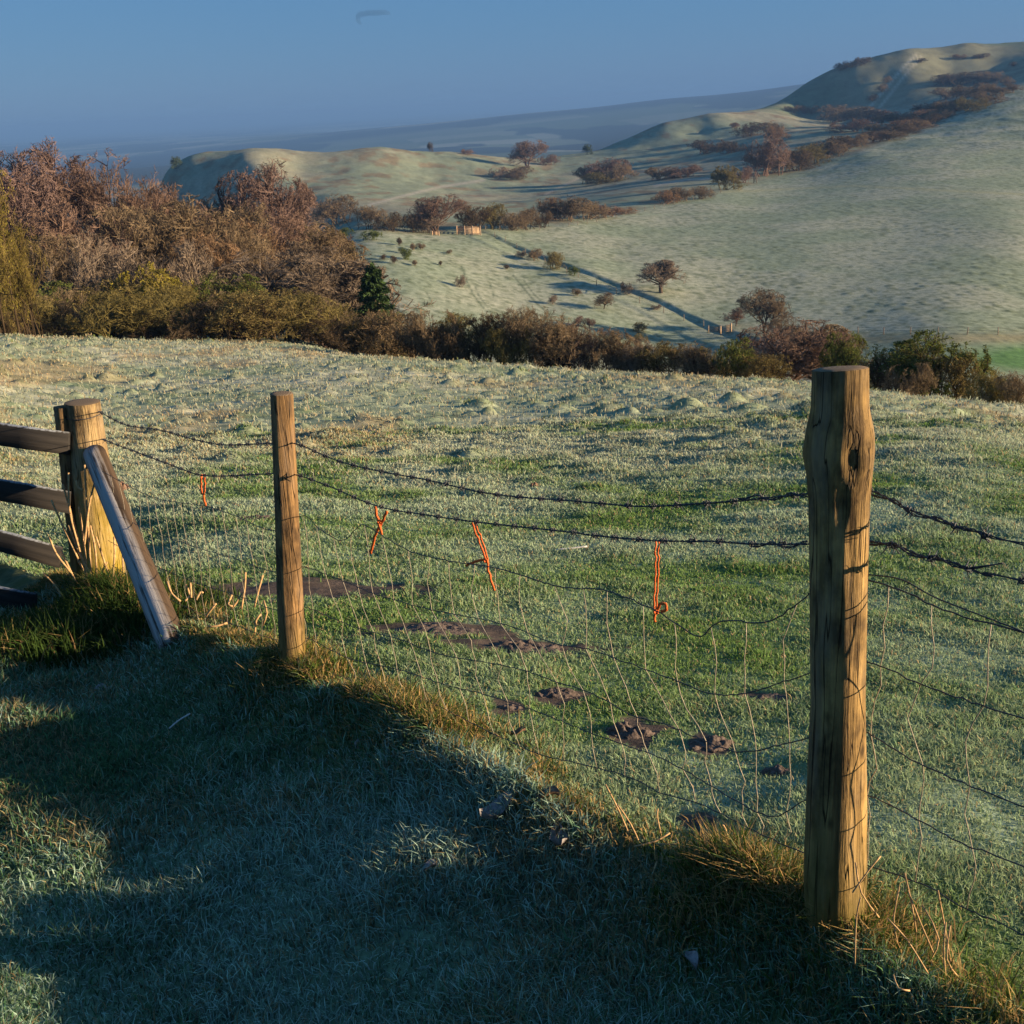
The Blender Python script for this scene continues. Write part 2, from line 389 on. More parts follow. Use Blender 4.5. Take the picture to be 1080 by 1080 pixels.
# ------------------------------------------------------------------ mesh helpers
def mesh_np(name, v, faces, mat, smooth=False, col=None):
    """faces: list of (k,) arrays grouped by size: dict {3: arr, 4: arr}"""
    me = bpy.data.meshes.new(name); v = np.asarray(v, np.float32)
    me.vertices.add(len(v)); me.vertices.foreach_set('co', v.ravel())
    idx = []; st = []; off = 0
    for k, arr in faces.items():
        arr = np.asarray(arr, np.int32).reshape(-1, k)
        idx.append(arr.ravel()); st.append(off + np.arange(len(arr), dtype=np.int32) * k); off += arr.size
    idx = np.concatenate(idx); st = np.concatenate(st)
    me.loops.add(len(idx)); me.loops.foreach_set('vertex_index', idx)
    me.polygons.add(len(st)); me.polygons.foreach_set('loop_start', st)
    if smooth: me.polygons.foreach_set('use_smooth', np.ones(len(st), bool))
    me.update(calc_edges=True)
    if col is not None:
        at = me.attributes.new('col', 'FLOAT_COLOR', 'POINT')
        c4 = np.ones((len(v), 4), np.float32); c4[:, :3] = col; at.data.foreach_set('color', c4.ravel())
    if mat: me.materials.append(mat)
    return me
def link(name, me, parent=None, loc=None):
    o = bpy.data.objects.new(name, me); COL.objects.link(o)
    if parent: o.parent = parent
    if loc is not None: o.location = [float(c) for c in loc]
    return o
def tag(o, label=None, cat=None, group=None, kind=None):
    if label: o['label'] = label
    if cat: o['category'] = cat
    if group: o['group'] = group
    if kind: o['kind'] = kind
    return o
def empty(name, loc, label, cat, group=None):
    o = bpy.data.objects.new(name, None); COL.objects.link(o); o.empty_display_size = .1
    o.location = [float(c) for c in loc]; return tag(o, label, cat, group)
class MB:
    def __init__(self): self.v = []; self.q = []; self.t = []
    def tube(self, pts, rad, sides=6, cap=True):
        pts = np.asarray(pts, float); m = len(pts); rad = np.broadcast_to(rad, (m,)).astype(float)
        tan = np.gradient(pts, axis=0); tan /= np.linalg.norm(tan, axis=1)[:, None] + 1e-12
        ref = np.array([0, 0, 1.0]) if abs(tan[0][2]) < .9 else np.array([1.0, 0, 0])
        b0 = len(self.v)
        for i in range(m):
            a = np.cross(tan[i], ref); a /= np.linalg.norm(a) + 1e-12; b = np.cross(tan[i], a); ref = np.cross(a, tan[i])
            for k in range(sides):
                an = 2 * math.pi * k / sides
                self.v.append(pts[i] + rad[i] * (math.cos(an) * a + math.sin(an) * b))
        for i in range(m - 1):
            for k in range(sides):
                k2 = (k + 1) % sides
                self.q.append((b0 + i * sides + k, b0 + i * sides + k2, b0 + (i + 1) * sides + k2, b0 + (i + 1) * sides + k))
        if cap:
            for i, fl in ((0, 1), (m - 1, 0)):
                c = len(self.v); self.v.append(pts[i])
                for k in range(sides):
                    a, b = b0 + i * sides + k, b0 + i * sides + (k + 1) % sides
                    self.t.append((c, b, a) if fl else (c, a, b))
        return self
    def box(self, c, size, axes=None):
        c = np.asarray(c, float); ax = np.eye(3) if axes is None else np.asarray(axes, float); b0 = len(self.v)
        for sx in (-.5, .5):
            for sy in (-.5, .5):
                for sz in (-.5, .5): self.v.append(c + ax[0] * size[0] * sx + ax[1] * size[1] * sy + ax[2] * size[2] * sz)
        for f in ((0,1,3,2),(4,6,7,5),(0,4,5,1),(2,3,7,6),(0,2,6,4),(1,5,7,3)): self.q.append(tuple(b0 + i for i in f))
        return self
    def ribbon(self, pts, w, nrm):
        pts = np.asarray(pts, float); tan = np.gradient(pts, axis=0); b0 = len(self.v)
        for p, t in zip(pts, tan):
            s = np.cross(t, nrm); s /= np.linalg.norm(s) + 1e-9
            nn = np.cross(s, t); nn /= np.linalg.norm(nn) + 1e-9
            for a, b in ((-1, -1), (1, -1), (1, 1), (-1, 1)): self.v.append(p + s * w / 2 * a + nn * w * .13 * b)
        for i in range(len(pts) - 1):
            for k in range(4):
                k2 = (k + 1) % 4
                self.q.append((b0 + i * 4 + k, b0 + i * 4 + k2, b0 + i * 4 + 4 + k2, b0 + i * 4 + 4 + k))
        e = b0 + (len(pts) - 1) * 4
        self.q.append((b0 + 3, b0 + 2, b0 + 1, b0)); self.q.append((e, e + 1, e + 2, e + 3))
        return self
    def mesh(self, name, mat, org=(0, 0, 0), smooth=True):
        f = {}
        if self.q: f[4] = self.q
        if self.t: f[3] = self.t
        return mesh_np(name, np.asarray(self.v) - np.asarray(org, float), f, mat, smooth)
    def build(self, name, mat, parent=None, org=(0, 0, 0), smooth=True):
        return link(name, self.mesh(name, mat, org, smooth), parent, None if parent else org)
def curve(pts, per=.03, jit=0, seed=0):
    """smooth polyline through points (Catmull-Rom), resampled"""
    P = np.asarray(pts, float); P = np.vstack([2 * P[0] - P[1], P, 2 * P[-1] - P[-2]]); out = []
    for i in range(1, len(P) - 2):
        k = max(2, int(np.linalg.norm(P[i + 1] - P[i]) / per))
        t = np.linspace(0, 1, k, endpoint=False)[:, None]
        out.append(.5 * (2 * P[i] + (P[i + 1] - P[i - 1]) * t + (2 * P[i - 1] - 5 * P[i] + 4 * P[i + 1] - P[i + 2]) * t ** 2 + (3 * P[i] - P[i - 1] - 3 * P[i + 1] + P[i + 2]) * t ** 3))
    out.append(P[-2][None]); out = np.vstack(out)
    if jit: out[1:-1] += np.random.default_rng(seed).normal(0, jit, (len(out) - 2, 3))
    return out

# ------------------------------------------------------------------ ground sheet
lr = np.concatenate([np.linspace(math.log(.25), math.log(1.6), 40, endpoint=False), np.linspace(math.log(1.6), math.log(60), 640, endpoint=False),
                     np.linspace(math.log(60), math.log(150), 80, endpoint=False), np.linspace(math.log(150), math.log(560), 400, endpoint=False),
                     np.linspace(math.log(560), math.log(1700), 170, endpoint=False), np.linspace(math.log(1700), math.log(26000), 190)])
azf = np.linspace(-.62, .62, 720); azb = np.linspace(.62, 2 * math.pi - .62, 132)[1:-1]
az = np.concatenate([azf, azb]); NA, NR = len(az), len(lr)
AZ, LR = np.meshgrid(az, lr, indexing='xy'); RR = np.exp(LR)
GX, GY = np.sin(AZ) * RR, np.cos(AZ) * RR
GZ = H(GX.ravel(), GY.ravel()).reshape(GX.shape)

def mix3(a, b, m): return a + (b - a) * m[..., None]
def ground_colour(x, y, z):
    r = np.hypot(x, y); px, py = project(x, y, z)
    n1 = fbm(x * .9, y * .9, 101, 4); n2 = fbm(x * .22, y * .22, 103, 4); n3 = fbm(x * 5, y * 5, 105, 3); s = fence_s(x, y)
    c = np.empty(x.shape + (3,)); c[:] = (.12, .19, .075)                        # green turf
    frost = sstep(.35, .65, n1 * .55 + n3 * .45)
    c = mix3(c, np.array((.30, .38, .28)), frost * .8)
    up = sstep(9, 20, r)
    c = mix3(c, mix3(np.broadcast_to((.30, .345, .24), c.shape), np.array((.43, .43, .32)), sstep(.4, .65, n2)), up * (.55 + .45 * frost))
    straw = sstep(.52, .72, fbm(x * .5, y * .16, 111, 4)) * sstep(10, 22, r) * (r < 120)
    c = mix3(c, np.array((.32, .25, .15)), straw * .7)
    m = mounds_h(x, y); gm = sstep(.06, .16, m) * (r < 110)
    c = mix3(c, np.array((.12, .16, .05)), gm * .45 * sstep(.4, .6, n1))
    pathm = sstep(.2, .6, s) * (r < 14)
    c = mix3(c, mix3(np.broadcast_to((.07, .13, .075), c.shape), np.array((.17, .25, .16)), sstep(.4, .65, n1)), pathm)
    bankm = np.exp(-((s - .1) / .28) ** 2) * (r < 14)
    c = mix3(c, np.array((.07, .065, .025)), bankm * .8)
    c = mix3(c, np.array((.098, .075, .064)), soil_mask(x, y) * (r < 20))
    # beyond the crest
    f1 = (r > 115)
    fr = mix3(np.broadcast_to((.25, .295, .215), c.shape), np.array((.325, .345, .27)), sstep(.35, .65, fbm(x * .05, y * .05, 121, 4)))
    fr = mix3(fr, np.array((.11, .14, .075)), sstep(.55, .75, fbm(x * .8, y * .8, 127, 3)) * .55)
    c = np.where(f1[..., None], fr, c)
    tus = cells(x, y, 3.0, 71, .9, .5) * sstep(.3, .62, fbm(x * .04, y * .04, 77)) + .7 * cells(x, y, 1.7, 171, .5, .4)
    c = mix3(c, np.array((.095, .125, .07)), np.clip(tus * 1.5, 0, .62) * f1)
    green = np.exp(-(((px - 1090) / 70) ** 2 + ((py - 378) / 14) ** 2)) * (r > 115) * (r < 205)
    c = mix3(c, np.array((.10, .20, .07)), np.clip(green * 1.4, 0, 1))
    rough = np.exp(-((py - (358 - (px - 900) * .01)) / 5.5) ** 2) * (px > 870) * (r > 150) * (r < 230)
    c = mix3(c, np.array((.26, .23, .14)), rough * .8)
    # middle hills and the high hill: tawny down grass; beyond the hedge line only
    edge = np.interp(px, [330, 520, 600, 680, 760, 820, 900, 980, 1050, 1120], [246, 246, 236, 221, 203, 188, 162, 134, 100, 80])
    hill = sstep(-3, 4, edge - py) * (r > 260)
    tn = mix3(np.broadcast_to((.265, .26, .19), c.shape), np.array((.21, .245, .175)), sstep(.35, .65, fbm(x * .018, y * .018, 131, 4)))
    tn = mix3(tn, np.array((.20, .13, .075)), sstep(.56, .68, fbm(x * .13, y * .05, 137, 4)) * .6)
    tn = tn * (.68 + .64 * fbm(x * .30, y * .10, 138, 4))[..., None]
    c = mix3(c, tn, hill)
    hh = sstep(960, 1080, r) * (r < 2400)
    c = mix3(c, mix3(np.broadcast_to((.115, .155, .10), c.shape), np.array((.185, .185, .12)), sstep(.4, .6, fbm(x * .012, y * .012, 139, 4))) * (.6 + .8 * fbm(x * .12, y * .12, 141, 4))[..., None], hh)
    # chalk paths up the high hill and the pale drove over the middle hills
    for poly, wd, cc in (([(918,112),(935,92),(950,74),(966,58)], 1.7, (.46, .43, .34)), ([(928,113),(946,90),(960,72),(972,60)], 1.5, (.42, .39, .30)),
                         ([(390,216),(420,208),(465,197),(510,190)], 1.6, (.36, .34, .29)), ([(690,196),(720,190),(780,186)], 1.4, (.36, .33, .28)), ([(575,205),(600,193),(620,183),(626,177)], 1.3, (.38, .33, .26)),
                         ([(760,203),(900,196),(1080,205)], 1.2, (.30, .31, .2)), ([(487,281),(492,296),(500,312),(510,325)], .9, (.09, .12, .08)), ([(541,290),(553,305),(566,320),(574,327)], .9, (.09, .12, .08)), ([(500,299),(505,312),(513,322)], .7, (.10, .13, .09)), ([(552,295),(562,309),(571,318)], .7, (.10, .13, .09)), ([(517,300),(521,314)], .7, (.1, .13, .09)), ([(449,307),(455,318)], .7, (.1, .13, .09))):
        dmin = np.full(x.shape, 1e9)
        for a, b in zip(poly[:-1], poly[1:]):
            ab = np.array(b, float) - a; t = np.clip(((px - a[0]) * ab[0] + (py - a[1]) * ab[1]) / (ab @ ab), 0, 1)
            dmin = np.minimum(dmin, np.hypot(px - a[0] - t * ab[0], py - a[1] - t * ab[1]))
        c = mix3(c, np.array(cc), np.exp(-(dmin / wd) ** 2) * (r > (300 if wd > 1 else 180)) * (r < 1500) * .85)
    # the vale: a patchwork of fields and woods
    pl = sstep(1700, 2300, r)
    kx, ky = np.floor(x / 420 + .4 * np.sin(y / 900)), np.floor(y / 330 + .3 * np.sin(x / 700))
    hsh = _hash(kx, ky, 151)
    vale = mix3(np.broadcast_to((.10, .13, .07), c.shape), np.array((.26, .28, .22)), hsh ** 2)
    vale = mix3(vale, np.array((.03, .04, .03)), (sstep(.53, .57, fbm(x * .0022, y * .0011, 157, 4))) * .95)
    ridge = sstep(5600, 6100, r) * (1 - sstep(6400, 6800, r))
    vale = mix3(vale, np.array((.025, .035, .03)), ridge)
    return mix3(c, vale, pl)
GC = ground_colour(GX, GY, GZ)
i = np.arange(NR - 1)[:, None] * NA; j = np.arange(NA)[None]; j2 = (j + 1) % NA
quads = np.stack([i + j, i + NA + j, i + NA + j2, i + j2], -1).reshape(-1, 4)
V = np.stack([GX, GY, GZ], -1).reshape(-1, 3)
cz = gz(0, .01); V = np.vstack([V, [[0, 0, cz]]]); GCf = np.vstack([GC.reshape(-1, 3), GC[0, :1]])
tris = np.stack([np.full(NA, len(V) - 1), np.arange(NA), (np.arange(NA) + 1) % NA], -1)
g = link('ground', mesh_np('ground', V, {4: quads[:, ::-1], 3: tris[:, ::-1]}, M_GROUND, True, GCf))
tag(g, 'frosted grass downland falling from the path into a valley and rising to hills', 'ground', kind='structure')
del GX, GY, GZ, GC, V, quads, AZ, LR, RR

# ------------------------------------------------------------------ grass
def blade_mesh(name, x, y, h, w, lean, col, tipcol=None, droop=.25):
    n = len(x); z = H(x, y) - .006
    fa = rng.uniform(0, 2 * math.pi, n); ba = rng.uniform(0, 2 * math.pi, n)
    sx, sy = np.cos(fa) * w / 2, np.sin(fa) * w / 2
    bx, by = np.cos(ba) * lean * h, np.sin(ba) * lean * h
    hz = h * np.sqrt(np.maximum(.08, 1 - (lean * .8) ** 2 * .9))
    b = np.stack([x, y, z], -1)
    o = lambda dx, dy, dz: np.stack([dx, dy, dz], -1)
    v = np.stack([b + o(-sx, -sy, 0 * z), b + o(sx, sy, 0 * z),
                  b + o(bx * .32 - sx * .8, by * .32 - sy * .8, hz * .62), b + o(bx * .32 + sx * .8, by * .32 + sy * .8, hz * .62),
                  b + o(bx, by, hz * (1 - droop * rng.random(n)))], 1)
    k = np.arange(n, dtype=np.int32)[:, None] * 5
    q = k + np.array([[0, 1, 3, 2]]); t = k + np.array([[2, 3, 4]])
    tc = col if tipcol is None else tipcol
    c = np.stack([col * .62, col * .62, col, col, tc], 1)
    return mesh_np(name, v.reshape(-1, 3), {4: q, 3: t}, M_BLADE, False, c.reshape(-1, 3))
def jitter(c, v=.18):
    return c * rng.uniform(1 - v, 1 + v, (len(c), 1)) * rng.uniform(.94, 1.06, c.shape)
def scatter(n, r0, r1, p, amax=.56):
    u = rng.random(n); q = 2 - p
    r = np.exp(math.log(r0) + u * math.log(r1 / r0)) if abs(q) < 1e-6 else (r0 ** q + u * (r1 ** q - r0 ** q)) ** (1 / q)
    a = rng.uniform(-1, 1, n) * np.where(r < 4, amax + .16, amax)
    return np.sin(a) * r, np.cos(a) * r
# path side
x, y = scatter(400000, 1.35, 8.5, 1.75, .6); s = fence_s(x, y); k = (s > .05) & (fence_t(x, y) < 8.3); x, y = x[k], y[k]
n1 = fbm(x * 2.4, y * 2.4, 11); n2 = fbm(x * .9, y * .9, 101, 4); r = np.hypot(x, y)
h = (.022 + .042 * sstep(.3, .7, n1) + .026 * rng.random(len(x))) * (1 + .05 * r)
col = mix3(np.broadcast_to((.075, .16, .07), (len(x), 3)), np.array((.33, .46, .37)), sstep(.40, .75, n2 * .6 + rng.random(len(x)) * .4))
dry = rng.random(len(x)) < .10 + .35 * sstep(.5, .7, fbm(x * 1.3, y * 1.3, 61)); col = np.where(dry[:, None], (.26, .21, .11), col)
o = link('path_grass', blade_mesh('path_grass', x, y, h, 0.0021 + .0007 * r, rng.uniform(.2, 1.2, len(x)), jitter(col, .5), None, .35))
tag(o, 'short frosty grass on the shaded path in the foreground', 'grass', kind='stuff')
# field side
x, y = scatter(640000, 2.2, 21, 1.62, .5); s = fence_s(x, y); k = (s < .0) & (soil_mask(x, y) < .22 + .75 * rng.random(len(x))); x, y = x[k], y[k]
n1 = fbm(x * 2.4, y * 2.4, 11); n2 = fbm(x * .9, y * .9, 101, 4); n3 = fbm(x * .35, y * .35, 63, 3); r = np.hypot(x, y)
h = (.013 + .022 * sstep(.35, .7, n1) + .016 * rng.random(len(x))) * (1 + .05 * r) * (.7 + .6 * n3)
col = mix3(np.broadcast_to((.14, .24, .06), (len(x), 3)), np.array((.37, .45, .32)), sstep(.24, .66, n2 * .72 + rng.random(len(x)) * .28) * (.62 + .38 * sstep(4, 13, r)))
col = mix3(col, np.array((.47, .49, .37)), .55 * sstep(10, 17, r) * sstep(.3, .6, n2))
dry = rng.random(len(x)) < .07 + .35 * sstep(.52, .72, fbm(x * .5, y * .16, 111, 4)) * sstep(9, 16, r); col = np.where(dry[:, None], (.42, .33, .18), col)
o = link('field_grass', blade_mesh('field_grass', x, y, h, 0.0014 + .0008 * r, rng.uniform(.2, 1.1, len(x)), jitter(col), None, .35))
tag(o, 'short green grazed grass touched with frost beyond the wire fence', 'grass', kind='stuff')
# tussocks of the upper field
N = 150000
x, y = scatter(N, 13, 66, 1.25, .47); m = mounds_h(x, y); k = (fence_s(x, y) < -1) & ((m > .03) | (rng.random(N) < .25)); x, y, m = x[k], y[k], m[k]
r = np.hypot(x, y); n2 = fbm(x * .5, y * .5, 65)
col = mix3(np.broadcast_to((.38, .40, .29), (len(x), 3)), np.array((.15, .19, .06)), sstep(.5, .68, n2) * (m > .08))
dry = rng.random(len(x)) < .14 + .45 * sstep(.5, .7, fbm(x * .5, y * .16, 111, 4)); col = np.where(dry[:, None], (.43, .34, .20), col)
o = link('tussock_grass', blade_mesh('tussock_grass', x, y, rng.uniform(.04, .12, len(x)) * (.8 + .012 * r), .005 + .0006 * r, rng.uniform(.2, 1.0, len(x)), jitter(col), None, .3))
tag(o, 'frosty tussocks and straw coloured tufts on the lumpy upper field', 'grass', kind='stuff')
# long grass left along the foot of the fence
N = 100000
t = rng.uniform(-1.3, 6.9, N); sc = rng.normal(.0, .10, N)
clump = fbm(t * 2.6, sc * 3, 67, 3)
cx = R_B[0] + FD[0] * t + FN[0] * sc; cy = R_B[1] + FD[1] * t + FN[1] * sc
k = rng.random(N) < .22 + .9 * sstep(.38, .62, clump); cx, cy, t, sc, clump = cx[k], cy[k], t[k], sc[k], clump[k]
tl = np.linalg.norm((L_B - R_B)[:2]); tg = np.linalg.norm((G_B - R_B)[:2])
near_post = .25 * np.exp(-((t + .12) / .28) ** 2) + .9 * np.exp(-((t - .32) / .16) ** 2) * (sc > -.05) + 1.7 * np.exp(-((t + .60) / .3) ** 2) + .6 * np.exp(-((t - tl) / .2) ** 2) + .8 * np.exp(-((t - tg + .35) / .5) ** 2)
h = (.04 + .06 * sstep(.35, .7, clump) + .07 * near_post) * np.where(sc > .06, .6, 1.) * rng.uniform(.5, 1.4, len(t))
col = np.broadcast_to((.065, .105, .02), (len(t), 3)); u = rng.random(len(t))
col = np.where((u < .42)[:, None], (.38, .26, .11), col); col = np.where((u > .86)[:, None], (.15, .19, .10), col)
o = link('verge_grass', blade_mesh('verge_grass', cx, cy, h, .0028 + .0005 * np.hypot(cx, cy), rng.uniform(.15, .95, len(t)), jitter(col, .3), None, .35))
tag(o, 'uncut green and straw grass along the foot of the wire fence', 'grass', kind='stuff')
# dark rank clump in front of the strainer post
cc = at_y(95, 648, 6.75); N = 15000
x = cc[0] + rng.normal(0, .42, N) - .1; y = cc[1] + rng.normal(0, .30, N) - .1
k = ((x - cc[0] + .1) / 1.0) ** 2 + ((y - cc[1] + .1) / .8) ** 2 < 1; x, y = x[k], y[k]
h = (.09 + .13 * np.exp(-((x - cc[0]) / .45) ** 2)) * rng.uniform(.5, 1.35, len(x)); u = rng.random(len(x))
col = np.where((u < .12)[:, None], (.26, .18, .08), np.broadcast_to((.04, .07, .018), (len(x), 3)))
o = link('rank_grass', blade_mesh('rank_grass', x, y, h, np.full(len(x), .008), rng.uniform(.1, .9, len(x)), jitter(col, .3), None, .3))
tag(o, 'dark rank grass clump at the foot of the rail fence', 'grass', kind='stuff')

# ------------------------------------------------------------------ fence posts
def round_post(name, base, top, prof, mat, label, seed, below=.25, sides=56, ex=.0, lump=(), tilt=0.):
    """prof: list of (height fraction, radius, px sideways offset in m)"""
    base = np.asarray(base, float); top = np.asarray(top, float); L = np.linalg.norm(top - base)
    ax = (top - base) / L; sd = np.cross(ax, [0, 1, 0]); sd /= np.linalg.norm(sd); fw = np.cross(sd, ax)
    if sd[0] < 0: sd = -sd
    fw = np.cross(sd, ax)
    rs = np.random.default_rng(seed); K = 90
    hs = np.concatenate([[-below], np.linspace(0, L, K)]); pf = np.array(prof)
    an = np.arange(sides) * 2 * math.pi / sides
    ph = rs.uniform(0, 6.28, 8); v = []
    for hh in hs:
        f = np.clip(hh / L, 0, 1); rad = np.interp(f, pf[:, 0], pf[:, 1]); off = np.interp(f, pf[:, 0], pf[:, 2])
        rr = rad * (1 + .022 * np.sin(2 * an + ph[0] + f * 2) + .014 * np.sin(3 * an + ph[1] - f * 4) + .010 * np.sin(7 * an + ph[2] + .6 * np.sin(f * 5)) + .007 * np.sin(13 * an + ph[3] + .8 * math.sin(f * 9)))
        for (f0, a0, sf, sa, amp) in lump:
            da = (an - a0 + math.pi) % (2 * math.pi) - math.pi
            rr = rr + amp * np.exp(-((f - f0) / sf) ** 2 - (da / sa) ** 2)
        for a, q in zip(an, rr): v.append(ax * (hh + max(0, (hh - L + .12) / .12) * tilt * math.sin(a) * q) + sd * (off + math.cos(a) * q) - fw * math.sin(a) * q)
    nr = len(hs); q = [(i * sides + k, i * sides + (k + 1) % sides, (i + 1) * sides + (k + 1) % sides, (i + 1) * sides + k) for i in range(nr - 1) for k in range(sides)]
    root = empty(name, base, label, 'fence post')
    sh = link('shaft', mesh_np('shaft', np.array(v), {4: q}, mat, True), root)
    # sawn top: slightly domed and rimmed disc
    ring = np.array(v[-sides:]); cen = ring.mean(0); tv = [cen + ax * (.003 + ex)]; tt = []
    for rr_, up in ((.55, .003), (.93, .0015), (1.0, -.001)):
        for p in ring: tv.append(cen + (p - cen) * rr_ + ax * up)
    for k in range(sides):
        k2 = (k + 1) % sides; tt.append((0, 1 + k, 1 + k2))
    qq = [(1 + a * sides + k, 1 + (a + 1) * sides + k, 1 + (a + 1) * sides + (k + 1) % sides, 1 + a * sides + (k + 1) % sides) for a in range(2) for k in range(sides)]
    tm = mesh_np('sawn_top', np.array(tv), {3: tt, 4: qq}, M_END, True); link('sawn_top', tm, root)
    return root
TILT = -.13
ppm_r = F / ((R_B - CAM) @ _f); ppm_t = F / ((R_T - CAM) @ _f)
w_t, w_m, w_b = 57 / 2 / ppm_t, 70 / 2 / (ppm_t * .97), 60 / 2 / ppm_r
round_post('fence_post', R_B, R_T, [(0, w_b * .98, 0), (.12, w_b * 1.06, 0), (.25, w_b * 1.0, .002), (.45, 57 / 2 / (ppm_t * .6 + ppm_r * .4), .004), (.70, 60 / 2 / (ppm_t * .75 + ppm_r * .25), .002), (.80, 64 / 2 / ppm_t, .001), (.875, w_m, 0), (.905, w_m * .97, 0), (.94, w_t * 1.04, 0), (1, w_t, 0)],
           M_POST, 'thick knotty round fence post, the nearest one at the right', 3, .3, tilt=TILT,
           lump=[(.87, 3.1, .018, .35, .004), (.875, -1.45, .02, .18, -.010), (.80, -1.7, .03, .16, -.008), (.86, -1.0, .02, .2, .006), (.70, -1.4, .05, .08, -.006)])
ppl = F / ((L_B - CAM) @ _f); pplt = F / ((L_T - CAM) @ _f)
round_post('fence_post', L_B, L_T, [(0, 27.5 / 2 / ppl, 0), (.3, 27 / 2 / ppl, 0), (.6, 25.5 / 2 / pplt, .001), (1, 23.5 / 2 / pplt, 0)], M_STAKE,
           'slender round fence stake standing between the thick post and the strut', 5, .3, lump=[(.55, -1.2, .03, .3, .003), (.8, -.8, .02, .2, -.004)])
ppg = F / ((G_B - CAM) @ _f); ppgt = F / ((G_T - CAM) @ _f)
round_post('strainer_post', G_B, G_T, [(0, 46 / 2 / ppg, 0), (.5, 41 / 2 / ppg, 0), (1, 35.5 / 2 / ppgt, 0)], M_STRAINER,
           'stout round strainer post with yellow algae where the rails meet the wire', 9, .3)
N_T = N_B + (R_T - R_B) * np.array([1, 1, .95])
round_post('fence_post', N_B, N_T, [(0, .05, 0), (1, .044, 0)], M_STAKE, 'round fence stake beside the camera carrying the wires on from the thick post', 15, .3)
# knot scars on the thick post
def lerp(a, b, t): return np.asarray(a) * (1 - t) + np.asarray(b) * t

# strut
s_top = at_y(101, 482, YG - .16); sb = at_y(182, 668, 5.95); sb[2] -= .10
d = sb - s_top
pts = [s_top - d * .02 + d * 1.02 * t for t in np.linspace(0, 1, 24)]
mb = MB(); rad = np.linspace(.070, .078, 24)
mb.tube(pts, rad * (1 + .02 * np.sin(np.linspace(0, 9, 24))), 20)
# object coordinates along the strut: build in a rotated frame
from mathutils import Vector
root = empty('brace_strut', sb, 'round timber strut rimed along its upper side leaning on the strainer post', 'fence strut')
zq = Vector((0, 0, 1)).rotation_difference(Vector(-d / np.linalg.norm(d)))
vv = np.array([list(zq.inverted() @ Vector(p - sb)) for p in np.array(mb.v)])
so = link('pole', mesh_np('pole', vv, {4: mb.q, 3: mb.t}, M_STRUT, True), root); so.rotation_mode = 'QUATERNION'; so.rotation_quaternion = zq

# rail fence on the left
pb, pt = at_y(88, 640, YG - .04), at_y(66, 429, YG - .04)
root = empty('rail_fence', pb, 'dark timber rail fence with four frosted rails running out at the left', 'rail fence')
def beam(a, b, w, h, mat, name, parent, org, up=(0, 0, 1), bev=.008):
    a = np.asarray(a, float); b = np.asarray(b, float); L = np.linalg.norm(b - a); x = (b - a) / L
    yv = np.cross(up, x); yv /= np.linalg.norm(yv); zv = np.cross(x, yv)
    prof = [(-w/2+bev,-h/2),(w/2-bev,-h/2),(w/2,-h/2+bev),(w/2,h/2-bev),(w/2-bev,h/2),(-w/2+bev,h/2),(-w/2,h/2-bev),(-w/2,-h/2+bev)]
    K = 10; v = []; rs = np.random.default_rng(int(abs(a[0] * 1000)) % 9999)
    for i in range(K):
        wob = rs.normal(0, .0025, 2) * (0 < i < K - 1)
        for (p, q) in prof: v.append((L * i / (K - 1), p * (1 + rs.normal(0, .01)) + wob[0], q * (1 + rs.normal(0, .01)) + wob[1]))
    q = [(i * 8 + k, i * 8 + (k + 1) % 8, (i + 1) * 8 + (k + 1) % 8, (i + 1) * 8 + k) for i in range(K - 1) for k in range(8)]
    me = mesh_np(name, np.array(v), {4: q, 8: [list(range(7, -1, -1)), list(range((K - 1) * 8, K * 8))]}, mat, False)
    o = link(name, me, parent); from mathutils import Matrix
    M = Matrix([[x[0], yv[0], zv[0]], [x[1], yv[1], zv[1]], [x[2], yv[2], zv[2]]]); o.rotation_mode = 'QUATERNION'; o.rotation_quaternion = M.to_quaternion()
    o.location = [float(c) for c in (a - np.asarray(org))]; return o
def upright(a, b, w, dp, mat, name, parent, org, turn=0.):
    a = np.asarray(a, float); b = np.asarray(b, float); L = np.linalg.norm(b - a); z = (b - a) / L
    x = np.array([math.cos(turn), math.sin(turn), 0]); x = x - z * (x @ z); x /= np.linalg.norm(x); y = np.cross(z, x)
    bev = .01; prof = [(-w/2+bev,-dp/2),(w/2-bev,-dp/2),(w/2,-dp/2+bev),(w/2,dp/2-bev),(w/2-bev,dp/2),(-w/2+bev,dp/2),(-w/2,dp/2-bev),(-w/2,-dp/2+bev)]
    K = 14; v = []; rs = np.random.default_rng(77)
    for i in range(K):
        for (p, q) in prof: v.append(x * p * (1 + rs.normal(0, .012)) + y * q * (1 + rs.normal(0, .012)) + z * (-.25 + (L + .25) * i / (K - 1)))
    q = [(i * 8 + k, i * 8 + (k + 1) % 8, (i + 1) * 8 + (k + 1) % 8, (i + 1) * 8 + k) for i in range(K - 1) for k in range(8)]
    me = mesh_np(name, np.array(v), {4: q, 8: [list(range(7, -1, -1)), list(range((K - 1) * 8, K * 8))]}, mat, False)
    o = link(name, me, parent); o.location = [float(c) for c in (a - np.asarray(org))]; return o
upright(pb, pt, .088, .088, M_SAWN, 'post', root, pb, .75)
pb2 = at_y(-16, 672, YG - .04 + .1); pt2 = at_y(-30, 418, YG - .04 + .1); upright(pb2, pt2, .13, .10, M_SAWN, 'post', root, pb)
pb3 = pb2 + (pb2 - pb) * 1.2; pt3 = pt2 + (pt2 - pt) * 1.2; upright(pb3, pt3, .11, .10, M_SAWN, 'post', root, pb)
